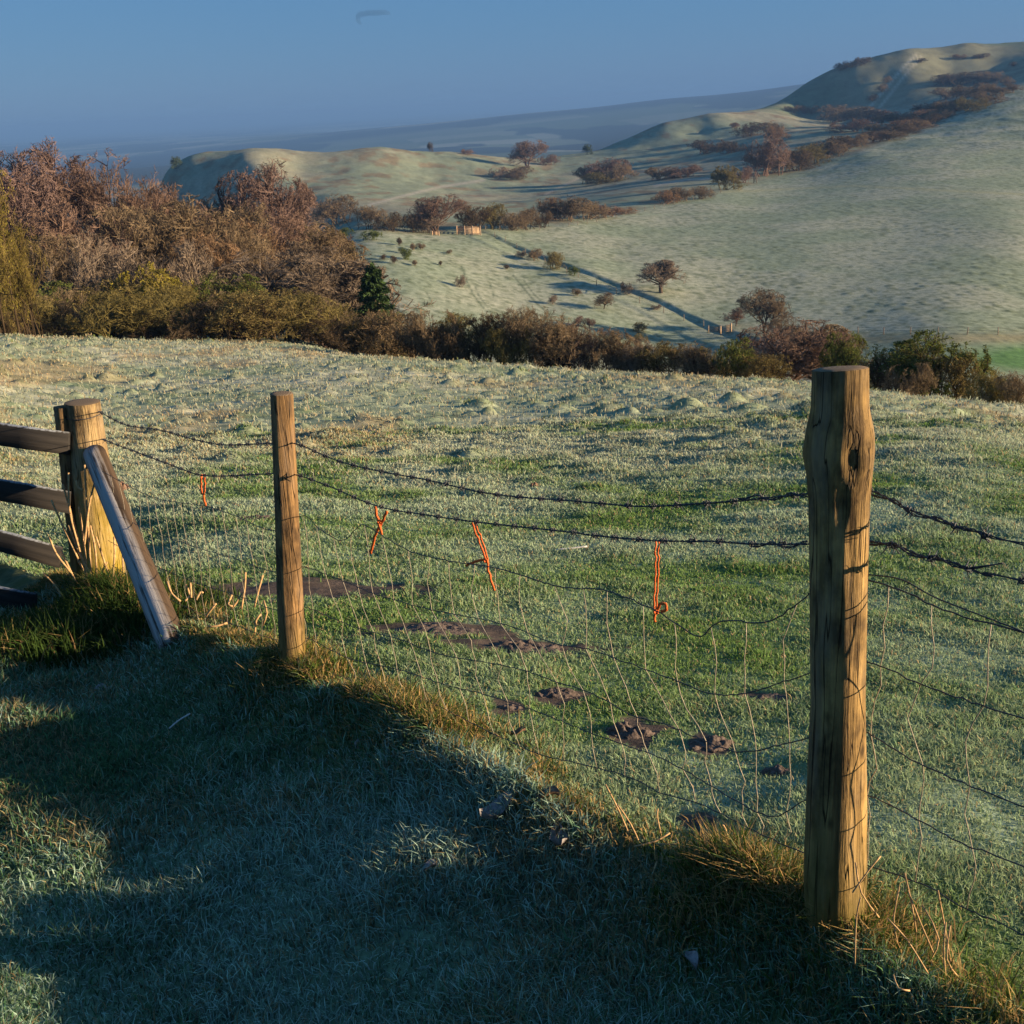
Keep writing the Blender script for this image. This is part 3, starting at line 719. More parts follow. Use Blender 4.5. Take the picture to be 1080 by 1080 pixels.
for (l, rr_) in (((0, 457.5), (73, 468)), ((0, 517), (74, 530)), ((0, 570.5), (64, 588)), ((0, 629.5), (38, 637))):
    a = at_y(*rr_, YG - .115); b = at_y(*l, YG - .07); dd = (b - a) / np.linalg.norm(b - a)
    beam(a, a + dd * 2.9, .038, 23 / ppg * 1.0, M_RAIL, 'rail', root, pb)

# ------------------------------------------------------------------ wires
def on_fence(px, py, off=-.075):
    """point of the vertical plane along the fence, a little on the field side of the posts"""
    d = ray(px, py); o = R_B[:2] + FN * off
    t = ((o - CAM[:2]) @ FN) / (d[:2] @ FN); return CAM + d * t
def plane_pts(L, off=-.075): return [on_fence(a, b, off) for a, b in L]
B1 = [(104,434),(132,447.7),(157,451.8),(176,455),(201.5,462.5),(236,469),(285,467.5),(312,468),(343,480.8),(370,490),(411,499),(452,506.4),(500,517.5),(541,523.5),(600,528),(640,531.5),(683,534),(754,530),(800,526),(853,520.5),(886,517),(920,518),(950,533.5),(995,551),(1027,559),(1047,566),(1079,573.6)]
B2 = [(107,463),(138,474.5),(176,488.6),(208,500),(236,502),(285,499.6),(313,501),(350,514),(384,528.7),(411,537),(452,543.4),(480,547.5),(531,553.7),(600,561),(625,564.5),(690,570),(754,571),(793,573.6),(853,573.6),(886,571),(917,571),(950,577.5),(976,588),(1001,592),(1027,601.8),(1047,608),(1079,612.5)]
def tail(P):                                     # carries a wire on to the next post out of frame
    e = P[-1]; tgt = N_B[:2] + FN * -.05
    return [np.array([e[0] + (tgt[0] - e[0]) * k, e[1] + (tgt[1] - e[1]) * k, e[2] + k * .16]) for k in (.35, .7, 1)]
barb_me = {}
def barb_mesh(seed):
    rs = np.random.default_rng(seed); mb = MB()
    an = np.linspace(0, 2.2 * 2 * math.pi, 16)
    mb.tube(np.stack([(an / 13.8 - .5) * .012, np.cos(an) * .0044, np.sin(an) * .0044], -1), .0013, 5)
    for k in range(4):
        a = rs.uniform(0, 6.28); x = (-.006, -.003, .003, .006)[k]
        u = np.array([rs.uniform(-.5, .5), math.cos(a), math.sin(a)])
        mb.tube([np.array([x, 0, 0]) + u * .003, np.array([x, 0, 0]) + u * .016], [.0013, .0006], 5)
    return mb.mesh('barb', M_WIRE)
BM = [barb_mesh(i) for i in range(5)]
def helix(c, rad, turns_per_m, ph):
    seg = np.linalg.norm(np.diff(c, axis=0), axis=1); s = np.concatenate([[0], np.cumsum(seg)])
    tan = np.gradient(c, axis=0); tan /= np.linalg.norm(tan, axis=1)[:, None]
    a = np.cross(tan, [0, 0, 1.0]); a /= np.linalg.norm(a, axis=1)[:, None]; b = np.cross(tan, a)
    an = s * turns_per_m * 2 * math.pi + ph
    return c + rad * (np.cos(an)[:, None] * a + np.sin(an)[:, None] * b)
def loop_round(P, rad, h, axis, a0, a1, k=14):
    return [P + axis * h + rad * np.array([math.cos(t), math.sin(t), 0]) for t in np.linspace(a0, a1, k)]
def barbed(pix, label, seed, doubles):
    P = plane_pts(pix); P = P + tail(P)
    c = curve(P, .012)
    org = c[0].copy(); root = empty('barbed_wire', org, label, 'barbed wire', 'barbed wire strands of the fence')
    st = MB(); st.tube(helix(c, .0022, 22, 0), .0017, 5); st.tube(helix(c, .0022, 22, math.pi), .0017, 5)
    # wrapped round the strainer post
    st.build('strand', M_WIRE, root, org)
    axis = (G_T - G_B) / np.linalg.norm(G_T - G_B)
    hh = (at_y(pix[0][0] - 14, pix[0][1] + 6, YG - .1)[2] - G_B[2]) / axis[2]; gr = .112
    loop = [G_B + axis * (hh + .012 * math.sin(a)) + gr * np.array([math.cos(a), math.sin(a), 0]) for a in np.linspace(.2, -math.pi - 1.0, 40)]
    lc = np.vstack([c[:1], np.array(loop)])
    w = MB(); w.tube(helix(lc, .0022, 22, 0), .0018, 5); w.tube(helix(lc, .0022, 22, math.pi), .0018, 5); w.build('post_wrap', M_WIRE, root, org)
    seg = np.linalg.norm(np.diff(c, axis=0), axis=1); s = np.concatenate([[0], np.cumsum(seg)]); rs = np.random.default_rng(seed)
    tan = np.gradient(c, axis=0)
    pos = .06; k = 0
    while pos < s[-1] - .05 and k < 98:
        i = np.searchsorted(s, pos); t = tan[i] / np.linalg.norm(tan[i])
        o = link('barb', BM[rs.integers(5)], root, c[i] - org); o.rotation_mode = 'QUATERNION'
        o.rotation_quaternion = Vector((1, 0, 0)).rotation_difference(Vector(t)); k += 1
        o.scale = (1.5,) * 3
        pos += .105 * rs.uniform(.85, 1.15)
    # spare ends wound back round the strand
    for (p0, p1, amp, fly) in doubles:
        q = curve(plane_pts(p0), .012); m = MB()
        qq = helix(q, amp, 9, 1.0)
        if fly is not None: qq = np.vstack([qq, on_fence(*fly)[None]])
        m.tube(helix(qq, .0021, 22, 0), .0016, 5); m.tube(helix(qq, .0021, 22, math.pi), .0016, 5)
        for i in range(6, len(qq) - 4, 7):
            for _ in range(3):
                u = rs.normal(0, 1, 3); u /= np.linalg.norm(u); m.tube([qq[i], qq[i] + u * .016], [.0013, .0006], 4)
        m.build('wound_end', M_WIRE, root, org)
barbed(B1, 'topmost barbed strand of the wire fence', 1, [([(779,523),(800,525),(825,523.5),(853,520.5)], None, .007, None), ([(922,519),(950,533.5),(985,548),(1010,553),(1030,563)], None, .007, (1044, 572))])
barbed(B2, 'lower barbed strand carrying the orange twine', 2, [([(795,573.6),(820,574.5),(853,573.6)], None, .007, None), ([(918,571),(950,577.5),(976,588),(1001,592),(1027,601)], None, .007, (1058, 594))])
# stock netting
W1 = [(108,497),(140,515),(170,527),(217,534),(246,543),(288,559.5),(319,544),(339,559.5),(361,570),(377,556),(385,554),(401,563),(427,579),(452,587),(480,592.7),(504,595.5),(531,601),(569,612.6),(596,619.6),(635,622),(654,627.7),(673,636.5),(693,644),(719,661.7),(740,671.5),(759,656),(806,656),(831,644),(855,624.5),(886,605),(916,612),(950,622),(985,639),(1027,653.6),(1078,667)]
W2 = [(110,535),(150,556),(200,575),(250,590),(288,603),(319,598),(360,612),(400,628),(450,641.7),(476,647),(507,653),(534,659),(562,670),(589,680),(621,685),(681,706),(715,718.8),(749,731.6),(783,731.6),(826,718.8),(855,709),(886,693),(915,697),(974,722.6),(1032,743),(1080,758)]
W3 = [(114,570),(150,590),(200,612),(250,628),(290,643),(320,640),(370,660),(420,674),(464,690),(510,698),(549,706),(587,719),(630,733.7),(664,753),(706,765.6),(740,780.5),(779,793),(826,785),(853,778),(886,766),(915,774),(960,800),(1013,824),(1076,849)]
W4 = [(118,596),(150,616),(200,642),(250,660),(292,675),(320,672),(370,695),(420,706),(470,722),(520,735),(570,752),(620,772),(660,786),(698,799.7),(740,823),(783,848.7),(817,861),(851,843),(886,836),(917,839),(965,863),(1022,893),(1080,914)]
W5 = [(122,616),(155,640),(200,668),(250,690),(295,703),(322,700),(360,714),(400,728),(451,740),(494,761),(562,793),(604,804),(655,816.7),(698,836),(740,848.7),(783,870),(809,882.8),(848,899),(886,905),(928,917),(980,935.6),(1020,959.6),(1078,984)]
Ws = [curve(plane_pts(w) + tail(plane_pts(w)), .02, .0012, 40 + i) for i, w in enumerate((W1, W2, W3, W4, W5))]
org = L_B.copy(); net = empty('stock_netting', org, 'sagging wire stock netting under the two barbed strands', 'wire netting')
for i, c in enumerate(Ws): MB().tube(c, .0019 if i == 0 else .0017, 6).build('line_wire', M_WIRE, net, org)
MB().tube(curve([on_fence(p[0] , p[1] - 6 - 6 * math.sin(i)) for i, p in enumerate([(916,612),(950,622),(985,641),(1027,653),(1078,667)])], .02), .0017, 6).build('line_wire', M_WIRE, net, org)
tvals = [fence_t(c[:, 0], c[:, 1]) for c in Ws]
def on_wire(k, t):
    o = np.argsort(tvals[k]); return np.array([np.interp(t, tvals[k][o], Ws[k][o, a]) for a in range(3)])
rs = np.random.default_rng(4); T0 = float(tvals[0].min()) + .02; T1 = float(tvals[0].max()) - .05; t = T0; ns = 0
while t < T1 and ns < 98:
    mid = 1 if .25 < t < tl - .15 else 0
    shift = np.array([0, -.01, -.12, -.16, -.20]) * mid + rs.normal(0, .014, 5); sl = sstep(.2, .7, t) if mid else 0
    P = [on_wire(k, t + float(shift[k]) * (float(sl) if mid else 1)) for k in range(5)]
    out = [P[0]]
    for a, b in zip(P[:-1], P[1:]):
        m = (a + b) / 2; m[:2] += FD * rs.normal(0, .016); out += [m, b]
    dn = [out[0]]
    for a, b in zip(out[:-1], out[1:]): dn += [a * .5 + b * .5 + np.append(FD * rs.normal(0, .004), 0), b]
    MB().tube(np.array(dn), .0014, 5).build('stay_wire', M_STAY, net, org); ns += 1
    t += rs.uniform(.115, .16)

# orange twine
def twine(strips, label, knot=None):
    P = on_fence(*strips[0][0][0]); root = empty('baler_twine', P, label, 'twine', 'orange twine tied on the fence')
    nrm = np.array([-.2, -1, .1]); mb = MB()
    for pts, w, off in strips:
        p = np.array([on_fence(a, b, -.085 + off) for a, b in pts]); dep = (p[0] - CAM) @ _f
        mb.ribbon(curve(p, .012, .0009, 3), .8 * w * dep / F, nrm)
    mb.build('strip', M_TWINE, root, P)
    if knot:
        k = MB()
        for (a, b, rr) in knot:
            p = on_fence(a, b, -.08); dep = (p - CAM) @ _f; rad = rr * dep / F
            an = np.linspace(0, 2 * math.pi, 9)[:-1]
            k.tube([p + np.array([math.cos(q) * rad, .3 * rad * math.sin(3 * q), math.sin(q) * rad]) for q in np.linspace(0, 6.0, 14)], rad * .55, 6)
        k.build('knot', M_TWINE, root, P)
twine([([(212.5,500),(212,512),(213,521)], 2.4, 0), ([(215.5,500),(216,512),(215,522)], 2.2, .004), ([(214,520),(215.5,528),(216.5,534)], 3.2, 0)], 'short orange twine knotted beyond the slender stake, farthest left', [(214, 503, 2.0)])
twine([([(395.5,534),(398,547),(402.5,564)], 3.6, .005), ([(408,539),(403,550),(396,565),(391,584)], 3.6, -.004)], 'orange twine crossed like an X on the barbed wire', [(400, 550, 1.6)])
twine([([(497.5,551),(504,568),(512.5,591)], 2.6, 0), ([(500.5,551),(507.5,568),(514.5,590)], 2.4, .004), ([(513.5,590),(516,606),(521.5,623)], 3.0, 0), ([(513.5,590),(505,591),(497,594),(491.5,597)], 3.4, .004)], 'orange twine slanting with a loose tail and a side end', [(512.5, 591, 2.0)])
twine([([(691.3,570),(691,610),(690,646)], 2.2, 0), ([(694.5,570),(694,610),(692.5,646)], 2.2, .003), ([(691,644),(690.5,650),(691,656)], 3.4, 0), ([(692,645),(696,637),(701,637),(703,643),(697,645)], 4.0, .003)], 'long straight orange twine with a looped bow, nearest the thick post', [(692, 645, 2.2)])

# ------------------------------------------------------------------ small things on the turf
def lump(name, px, py, w_px, h_px, mat, label, cat, seed, flat=.45, group=None, cl=18, r0=2.0, sink=.25):
    P = hit(px, py, r0); dep = (P - CAM) @ _f; rx = w_px * dep / F / 2; rz = max(.010, h_px * dep / F * .52)
    rs = np.random.default_rng(seed); nu, nv = 40, 22; v = []
    for i in range(nv):
        ph = math.pi / 2 * (1 - i / (nv - 1)) ; 
        for k in range(nu):
            a = 2 * math.pi * k / nu; v.append((rx * math.cos(ph) * math.cos(a), rx * .75 * math.cos(ph) * math.sin(a), rz * math.sin(ph)))
    v = np.array(v); nn = fbm(v[:, 0] * 42 + seed * 3.1, v[:, 1] * 42, seed, 4) * 2.2 - 1.0
    edge = np.linalg.norm(v[:, :2] / [rx, rx * .75], axis=1)
    v[:, 2] += nn * rz * 1.5 * (1 - edge * .4); v[:, :2] *= (1 + .9 * (fbm(np.cos(np.arctan2(v[:, 1], v[:, 0])) * 4 + seed, np.sin(np.arctan2(v[:, 1], v[:, 0])) * 4, seed + 3, 4) - .5))[:, None]
    gx = H(P[0] + v[:, 0], P[1] + v[:, 1]) - P[2]
    v[:, 2] += gx - rz * sink * (edge ** 3) - .004
    q = [(i * nu + k, i * nu + (k + 1) % nu, (i + 1) * nu + (k + 1) % nu, (i + 1) * nu + k) for i in range(nv - 1) for k in range(nu)]
    o = link(name, mesh_np(name, v, {4: [tuple(reversed(f)) for f in q]}, mat, True), None, P)
    return tag(o, label, cat, group)
for k, (a, b, w, h, lb) in enumerate([(462, 663, 80, 6, 'wide low spread of dark molehill soil, farthest and leftmost of the bare heaps'), (555, 683, 84, 9, 'long dark heap of crumbled soil right of the wide low spread'),
                                      (588, 733, 48, 9, 'dark molehill in the middle of the row of bare heaps'), (540, 747, 30, 6, 'small flattened molehill left of the middle one'),
                                      (664, 774, 52, 14, 'grey frosted molehill, left one of the near pair'), (748, 786, 54, 11, 'low brown molehill, right one of the near pair'),
                                      (806, 737, 44, 6, 'flat brown soil heap close beside the thick post'), (820, 815, 40, 10, 'worn earthy patch low beside the thick post'), (735, 866, 36, 8, 'small pale molehill nearest the fence foot'),
                                      (270, 548, 46, 6, 'thin dark soil scrape behind the slender stake')]):
    lump('molehill', a, b, w, h, M_SOIL, lb, 'molehill', 200 + k, group='molehills in the field')
lump('dung_clod', 563, 513, 9, 7, M_LEAFD, 'small brown clod lying alone out in the open field', 'clod', 300)
lump('stone', 108, 728, 17, 11, M_STONE, 'pale lump of stone on the path below the strut', 'stone', 301)
lump('stone', 378, 788, 12, 9, M_STONE, 'small pinkish stone in the verge right of the slender stake', 'stone', 304)
lump('earth_lump', 131, 520, 16, 12, M_LEAFD, 'reddish brown clod right behind the strut', 'clod', 302)
p = hit(603, 582, 3); MB().tube(curve([p + np.array([-.13, 0, .02]), p + np.array([0, .01, .025]), p + np.array([.12, .02, .03])], .03), [.007] * 9 if False else .007, 7).build('stick', M_STICK, None, p)
tag(COL.objects[-1], 'pale bare stick lying in the field below the barbed wire', 'stick')
p = hit(190, 771, 2); MB().tube(curve([p + np.array([-.03, -.05, .04]), p + np.array([0, 0, .05]), p + np.array([.04, .05, .055])], .02), .0035, 6).build('stick', M_STICK, None, p)
tag(COL.objects[-1], 'short frosted stick on the shaded path', 'stick')
def leaf(px, py, w_px, mat, label, seed):
    P = hit(px, py, 2); dep = (P - CAM) @ _f; L = w_px * dep / F; rs = np.random.default_rng(seed); n = 9; v = []
    a = rs.uniform(0, 6.28); u = np.array([math.cos(a), math.sin(a), 0]); s = np.array([-u[1], u[0], 0])
    for lay in (0, 1):
        for i in range(n):
            t = i / (n - 1); wd = L * .36 * math.sin(math.pi * (t * .94 + .03)) ** .7
            for k in range(5):
                q = (k - 2) / 2; v.append(u * L * (t - .5) + s * wd * q * .8 + np.array([0, 0, .035 + L * .22 * q * q + L * .15 * math.sin(t * 5 + seed) - lay * .0012]))
    Q = []
    for lay in (0, 1):
        for i in range(n - 1):
            for k in range(4):
                f = (lay * n * 5 + i * 5 + k, lay * n * 5 + i * 5 + k + 1, lay * n * 5 + (i + 1) * 5 + k + 1, lay * n * 5 + (i + 1) * 5 + k); Q.append(f if lay == 0 else f[::-1])
    o = link('dead_leaf', mesh_np('dead_leaf', np.array(v), {4: Q}, mat, True), None, P)
    tag(o, label, 'leaf')
leaf(547, 782, 16, M_LEAFD, 'orange brown curled leaf lit on the grass behind the netting', 1)
leaf(590, 897, 34, M_LEAFF, 'large frosted crumpled leaf in the shaded hollow under the netting', 2)
leaf(525, 866, 40, M_LEAFF, 'grey frosted leaf lying half under the verge grass', 3)
leaf(578, 850, 26, M_LEAFD, 'brown curled leaf on top of the grassy verge', 4)
leaf(728, 1026, 26, M_LEAFF, 'frosted leaf lying alone in the dark path at the bottom', 5)
leaf(455, 925, 18, M_LEAFF, 'small frosted leaf on the open shaded path', 6)

# dry stalks
def stalks(name, stems, label, wpx=2.6, cat='dry stalks'):
    root = None; n = 0
    for (x0, y0, x1, y1, Y) in stems:
        a = at_y(x0, y0, Y); b = at_y(x1, y1, Y + .03); dep = (a - CAM) @ _f
        if root is None: root = empty(name, a, label, cat); org = a
        m = a * .5 + b * .5 + np.random.default_rng(n).normal(0, .012, 3); n += 1
        MB().tube(curve([a - (b - a) * .12, m, b], .03), wpx * dep / F / 2 * .85, 5).build('stem', M_STRAW, root, org)
zz = lambda x, y: (x / 4.156, 400 + y / 4.156)
st = []
for (a, b) in (((400,880),(370,375)), ((390,920),(275,460)), ((330,760),(225,530)), ((420,850),(395,640)), ((375,700),(425,415)), ((300,830),(215,690)), ((400,940),(340,790)), ((470,840),(420,690)), ((345,720),(300,410)), ((360,480),(333,445)), ((430,900),(300,640)), ((380,850),(345,560)), ((270,950),(190,850)), ((490,870),(500,690)), ((330,880),(265,745)), ((450,900),(470,800)), ((540,830),(543,740)), ((520,940),(495,850))):
    st.append((*zz(*a), *zz(*b), 7.25))
stalks('dead_weed', st, 'clump of tall dry weed stems in front of the strainer post', 2.6)
z6 = lambda x, y: (x / 3.176, 380 + y / 3.176)
st = []
for (a, b) in (((855,815),(880,720)), ((810,820),(822,710)), ((775,830),(810,780)), ((880,880),(883,805)), ((855,915),(875,850)), ((705,890),(765,878)), ((620,800),(622,750)), ((640,790),(637,745)), ((780,820),(778,785)), ((600,800),(560,740)), ((720,820),(690,860)), ((660,800),(680,780))):
    st.append((*z6(*a), *z6(*b), 5.6))
stalks('dead_weed', st, 'short cut straw stems beside the slender stake', 2.8)
z2 = lambda x, y: (780 + x / 2.7, 680 + y / 2.7)
st = []
for (a, b, Y) in (((330,695),(402,602),2.45), ((525,920),(422,780),2.3), ((500,800),(470,650),2.45), ((530,900),(520,740),2.4), ((590,980),(588,790),2.3), ((480,980),(438,940),2.2), ((600,900),(565,700),2.4), ((545,860),(480,700),2.42), ((620,930),(600,800),2.35), ((450,830),(455,690),2.45), ((390,760),(330,620),2.45), ((330,890),(345,720),2.3)):
    st.append((*z2(*a), *z2(*b), Y))
stalks('dead_weed', st, 'tawny dry grass stems at the foot of the thick post', 2.2)
z5 = lambda x, y: (400 + x / 2.348, 640 + y / 2.348)
st = []
for (a, b, Y) in (((625,580),(560,440),3.25), ((650,600),(590,490),3.2), ((640,590),(720,560),3.15), ((690,585),(735,572),3.15), ((700,570),(690,500),3.25), ((270,450),(280,395),3.75), ((275,445),(370,442),3.75), ((205,365),(222,398),3.9), ((105,335),(145,365),4.2), ((960,670),(935,610),2.8), ((680,700),(688,630),3.0), ((870,600),(850,540),3.0)):
    st.append((*z5(*a), *z5(*b), Y))
stalks('dead_weed', st, 'scattered bright straw stems along the grassy verge under the netting', 2.2)

# ------------------------------------------------------------------ shrubs and trees
def grow(seed, stems, spread, levels, env=None, leaf=0, h0=.5, upright=.25, trunk_r=.03, leaf_size=.02, single=0, twig=.0042, base_w=.12):
    """unit high bare plant; returns (trunk mesh arrays, crown mesh arrays)"""
    rs = np.random.default_rng(seed)
    n = stems
    st = np.stack([rs.normal(0, base_w, n), rs.normal(0, base_w, n), np.zeros(n)], -1) * (0.0 if single else 1)
    a = rs.uniform(0, 2 * math.pi, n); tl = np.abs(rs.normal(0, spread, n)) * (.15 if single else 1)
    dr = np.stack([np.sin(tl) * np.cos(a), np.sin(tl) * np.sin(a), np.cos(tl)], -1)
    ln = h0 * rs.uniform(.7, 1.15, n); rad = np.full(n, trunk_r)
    out = []
    lev = [dict(p=st, d=dr, l=ln, r=rad)]
    allp = []
    for li, (mult, lratio, ang) in enumerate([(0, 0, 0)] + levels):
        if li > 0:
            P = lev[-1]; m = len(P['p']) * mult; par = np.repeat(np.arange(len(P['p'])), mult)
            t = rs.uniform(.25 if li > 1 or not single else .35, 1.0, m)
            cv = P['curve'][par]; seg = np.clip((t * 3).astype(int), 0, 2); ft = t * 3 - seg
            p = cv[np.arange(m), seg] * (1 - ft)[:, None] + cv[np.arange(m), seg + 1] * ft[:, None]
            d = P['d'][par]; rnd = rs.normal(0, 1, (m, 3)); rnd -= (rnd * d).sum(1)[:, None] * d; rnd /= np.linalg.norm(rnd, axis=1)[:, None]
            an = rs.normal(ang, .25, m); d = d * np.cos(an)[:, None] + rnd * np.sin(an)[:, None]
            d[:, 2] += upright * rs.random(m); d /= np.linalg.norm(d, axis=1)[:, None]
            lev.append(dict(p=p, d=d, l=P['l'][par] * lratio * rs.uniform(.6, 1.25, m) * (1.15 - .45 * t), r=np.maximum(P['r'][par] * .5, twig)))
        P = lev[-1]; m = len(P['p']); wob = rs.normal(0, .11, (m, 3, 3)); cv = np.empty((m, 4, 3)); cv[:, 0] = P['p']; d = P['d'].copy()
        for k in range(3):
            d = d + wob[:, k]; d[:, 2] += .05; d /= np.linalg.norm(d, axis=1)[:, None]; cv[:, k + 1] = cv[:, k] + d * (P['l'] / 3)[:, None]
        P['curve'] = cv; P['dend'] = d
    zmax = np.percentile(lev[-1]['curve'][:, :, 2], 99.5); sc = 1 / zmax
    if env:
        R_ = np.percentile(np.hypot(lev[-1]['curve'][:, :, 0], lev[-1]['curve'][:, :, 1]), 97) * sc; ez, eh = env
        c_ = np.array([0, 0, ez]); e_ = np.array([R_, R_, eh])
        for L in lev:
            q = (L['curve'] * sc - c_) / e_; up_ = q[..., 2] > -.2; m_ = np.linalg.norm(q, axis=-1)
            lim = .80 + .12 * np.sin(np.arctan2(q[..., 1], q[..., 0]) * 4 + seed) * np.sin(q[..., 2] * 5 + seed)
            f = np.where((m_ > lim) & up_, (lim + .20 * np.tanh((m_ - lim) / .35)) / np.maximum(m_, 1e-6), 1)
            L['curve'] = (q * f[..., None] * e_ + c_) / sc
        sc = 1 / np.percentile(lev[-1]['curve'][:, :, 2], 99.5)
    def tubes(L, sides=5):
        cv = L['curve'] * sc; m = len(cv); r = L['r'] * sc
        t = cv[:, 3] - cv[:, 0]; t /= np.linalg.norm(t, axis=1)[:, None] + 1e-9
        a = np.cross(t, rs.normal(0, 1, (m, 3))); a /= np.linalg.norm(a, axis=1)[:, None] + 1e-9; b = np.cross(t, a)
        v = np.empty((m, 4, sides, 3))
        for k in range(4):
            for s in range(sides):
                an = 2 * math.pi * s / sides; v[:, k, s] = cv[:, k] + (r * (1 - .2 * k))[:, None] * (math.cos(an) * a + math.sin(an) * b)
        idx = (np.arange(m) * 4 * sides)[:, None]
        q = np.concatenate([idx + np.array([[k * sides + s, k * sides + (s + 1) % sides, (k + 1) * sides + (s + 1) % sides, (k + 1) * sides + s]]) for k in range(3) for s in range(sides)])
        return v.reshape(-1, 3), q
    def ribbons(L):
        cv = L['curve'] * sc; m = len(cv); r = L['r'] * sc
        t = cv[:, 3] - cv[:, 0]; a = np.cross(t, rs.normal(0, 1, (m, 3))); a /= np.linalg.norm(a, axis=1)[:, None] + 1e-9
        v = np.empty((m, 5, 3)); w = r[:, None] * a
        v[:, 0] = cv[:, 0] - w; v[:, 1] = cv[:, 0] + w; v[:, 2] = cv[:, 2] - w * .75; v[:, 3] = cv[:, 2] + w * .75; v[:, 4] = cv[:, 3]
        idx = (np.arange(m) * 5)[:, None]
        return v.reshape(-1, 3), idx + np.array([[0, 1, 3, 2]]), idx + np.array([[2, 3, 4]])
    tv, tq = tubes(lev[0], 7); v1, q1 = tubes(lev[1], 5)
    trunk = (np.vstack([tv, v1]), {4: np.vstack([tq, q1 + len(tv)])})
    cvs, cq, ctt, off = [], [], [], 0
    for L in lev[2:]:
        v, q, t = ribbons(L); cvs.append(v); cq.append(q + off); ctt.append(t + off); off += len(v)
    if leaf:
        E = lev[-1]; k = rs.integers(0, len(E['p']), leaf); tt = rs.integers(1, 4, leaf); c = E['curve'][k, tt] * sc + rs.normal(0, leaf_size * .7, (leaf, 3))
        u = rs.normal(0, 1, (leaf, 3)); u /= np.linalg.norm(u, axis=1)[:, None]; w = np.cross(u, rs.normal(0, 1, (leaf, 3))); w /= np.linalg.norm(w, axis=1)[:, None]
        s = leaf_size * rs.uniform(.6, 1.3, leaf)[:, None]
        v = np.stack([c - u * s, c - w * s * .5, c + u * s, c + w * s * .5], 1).reshape(-1, 3); return trunk, (np.vstack(cvs), {4: np.vstack(cq), 3: np.vstack(ctt)}), (v, {4: (np.arange(leaf) * 4)[:, None] + np.array([[0, 1, 2, 3]])})
    return trunk, (np.vstack(cvs), {4: np.vstack(cq), 3: np.vstack(ctt)}), None
def arch(name, **kw):
    t, c, lf = grow(**kw)
    cv = c[0]; rad = np.percentile(np.hypot(cv[:, 0], cv[:, 1]), 95)
    wv = [t[0], cv]; wq = [t[1][4], c[1][4] + len(t[0])]
    if lf: wv.append(lf[0]); wq.append(lf[1][4] + len(t[0]) + len(cv))
    return dict(trunk=mesh_np(name + '_trunk', t[0], t[1], M_BARK, True), crown=mesh_np(name + '_crown', cv, c[1], M_TWIG), rad=rad,
                leaves=mesh_np(name + '_leaves', lf[0], lf[1], M_TWIG) if lf else None,
                whole=mesh_np(name, np.vstack(wv), {4: np.vstack(wq), 3: c[1][3] + len(t[0])}, M_TWIG))
S3 = [(8, .62, .75), (9, .55, .8), (14, .5, .85)]
S4 = [(7, .6, .7), (7, .55, .75), (9, .55, .75)]
SE, TE = (.50, .50), (.60, .40)
AR = {
 'shrub0': arch('shrub', seed=1, stems=13, spread=.55, levels=S3, h0=.5, trunk_r=.009, twig=.0017, env=SE, upright=.12),
 'shrub1': arch('shrub', seed=2, stems=14, spread=.75, levels=S3, h0=.5, trunk_r=.009, twig=.0017, env=SE, upright=.12),
 'shrub2': arch('shrub', seed=3, stems=13, spread=.45, levels=S3, h0=.52, trunk_r=.009, twig=.0017, base_w=.18, env=SE, upright=.15),
 'leafy0': arch('leafy_shrub', seed=4, stems=13, spread=.55, levels=S4, h0=.5, trunk_r=.010, leaf=20000, leaf_size=.013, twig=.0022, env=SE, upright=.12),
 'leafy1': arch('leafy_shrub', seed=5, stems=14, spread=.65, levels=S4, h0=.5, trunk_r=.010, leaf=8000, leaf_size=.013, twig=.002, env=SE, upright=.12),
 'leafy2': arch('leafy_shrub', seed=21, stems=12, spread=.55, levels=[(9, .6, .75), (8, .55, .8), (11, .55, .8)], h0=.5, trunk_r=.008, leaf=7000, leaf_size=.009, twig=.0012, env=SE, upright=.12),
 'tree0': arch('bare_tree', seed=6, stems=2, spread=.15, single=1, levels=[(14, .75, .85), (8, .58, .8), (8, .55, .8), (13, .5, .8)], h0=.45, trunk_r=.013, twig=.0011, env=TE, upright=.10),
 'tree1': arch('bare_tree', seed=7, stems=1, spread=.1, single=1, levels=[(26, .72, .95), (9, .5, .8), (7, .6, .8), (8, .6, .8)], h0=.45, trunk_r=.022, twig=.0014, env=TE, upright=.12),
 'tree2': arch('bare_tree', seed=8, stems=3, spread=.3, levels=[(10, .7, .8), (8, .58, .8), (9, .55, .8), (10, .5, .75)], h0=.45, trunk_r=.012, twig=.0011, base_w=.03, env=TE, upright=.10),
 'tree3': arch('bare_tree', seed=9, stems=4, spread=.3, levels=[(9, .68, .7), (8, .58, .75), (8, .55, .75), (10, .5, .75)], h0=.5, trunk_r=.011, twig=.0011, upright=.2, base_w=.06, env=TE),
}
HEX = {'purple': (.134, .094, .084), 'red': (.138, .094, .073), 'brown': (.136, .104, .067), 'grey': (.15, .12, .092), 'dark': (.075, .056, .036),
       'olive': (.125, .105, .04), 'green': (.075, .095, .026), 'yellow': (.19, .165, .03), 'rust': (.152, .10, .06), 'teal': (.05, .07, .04), 'ylw': (.12, .105, .022)}
HEX = {k: tuple(c * 1.45 for c in v) for k, v in HEX.items()}
PL = []; HG_ = 'hedge bushes along the far edge of the field'
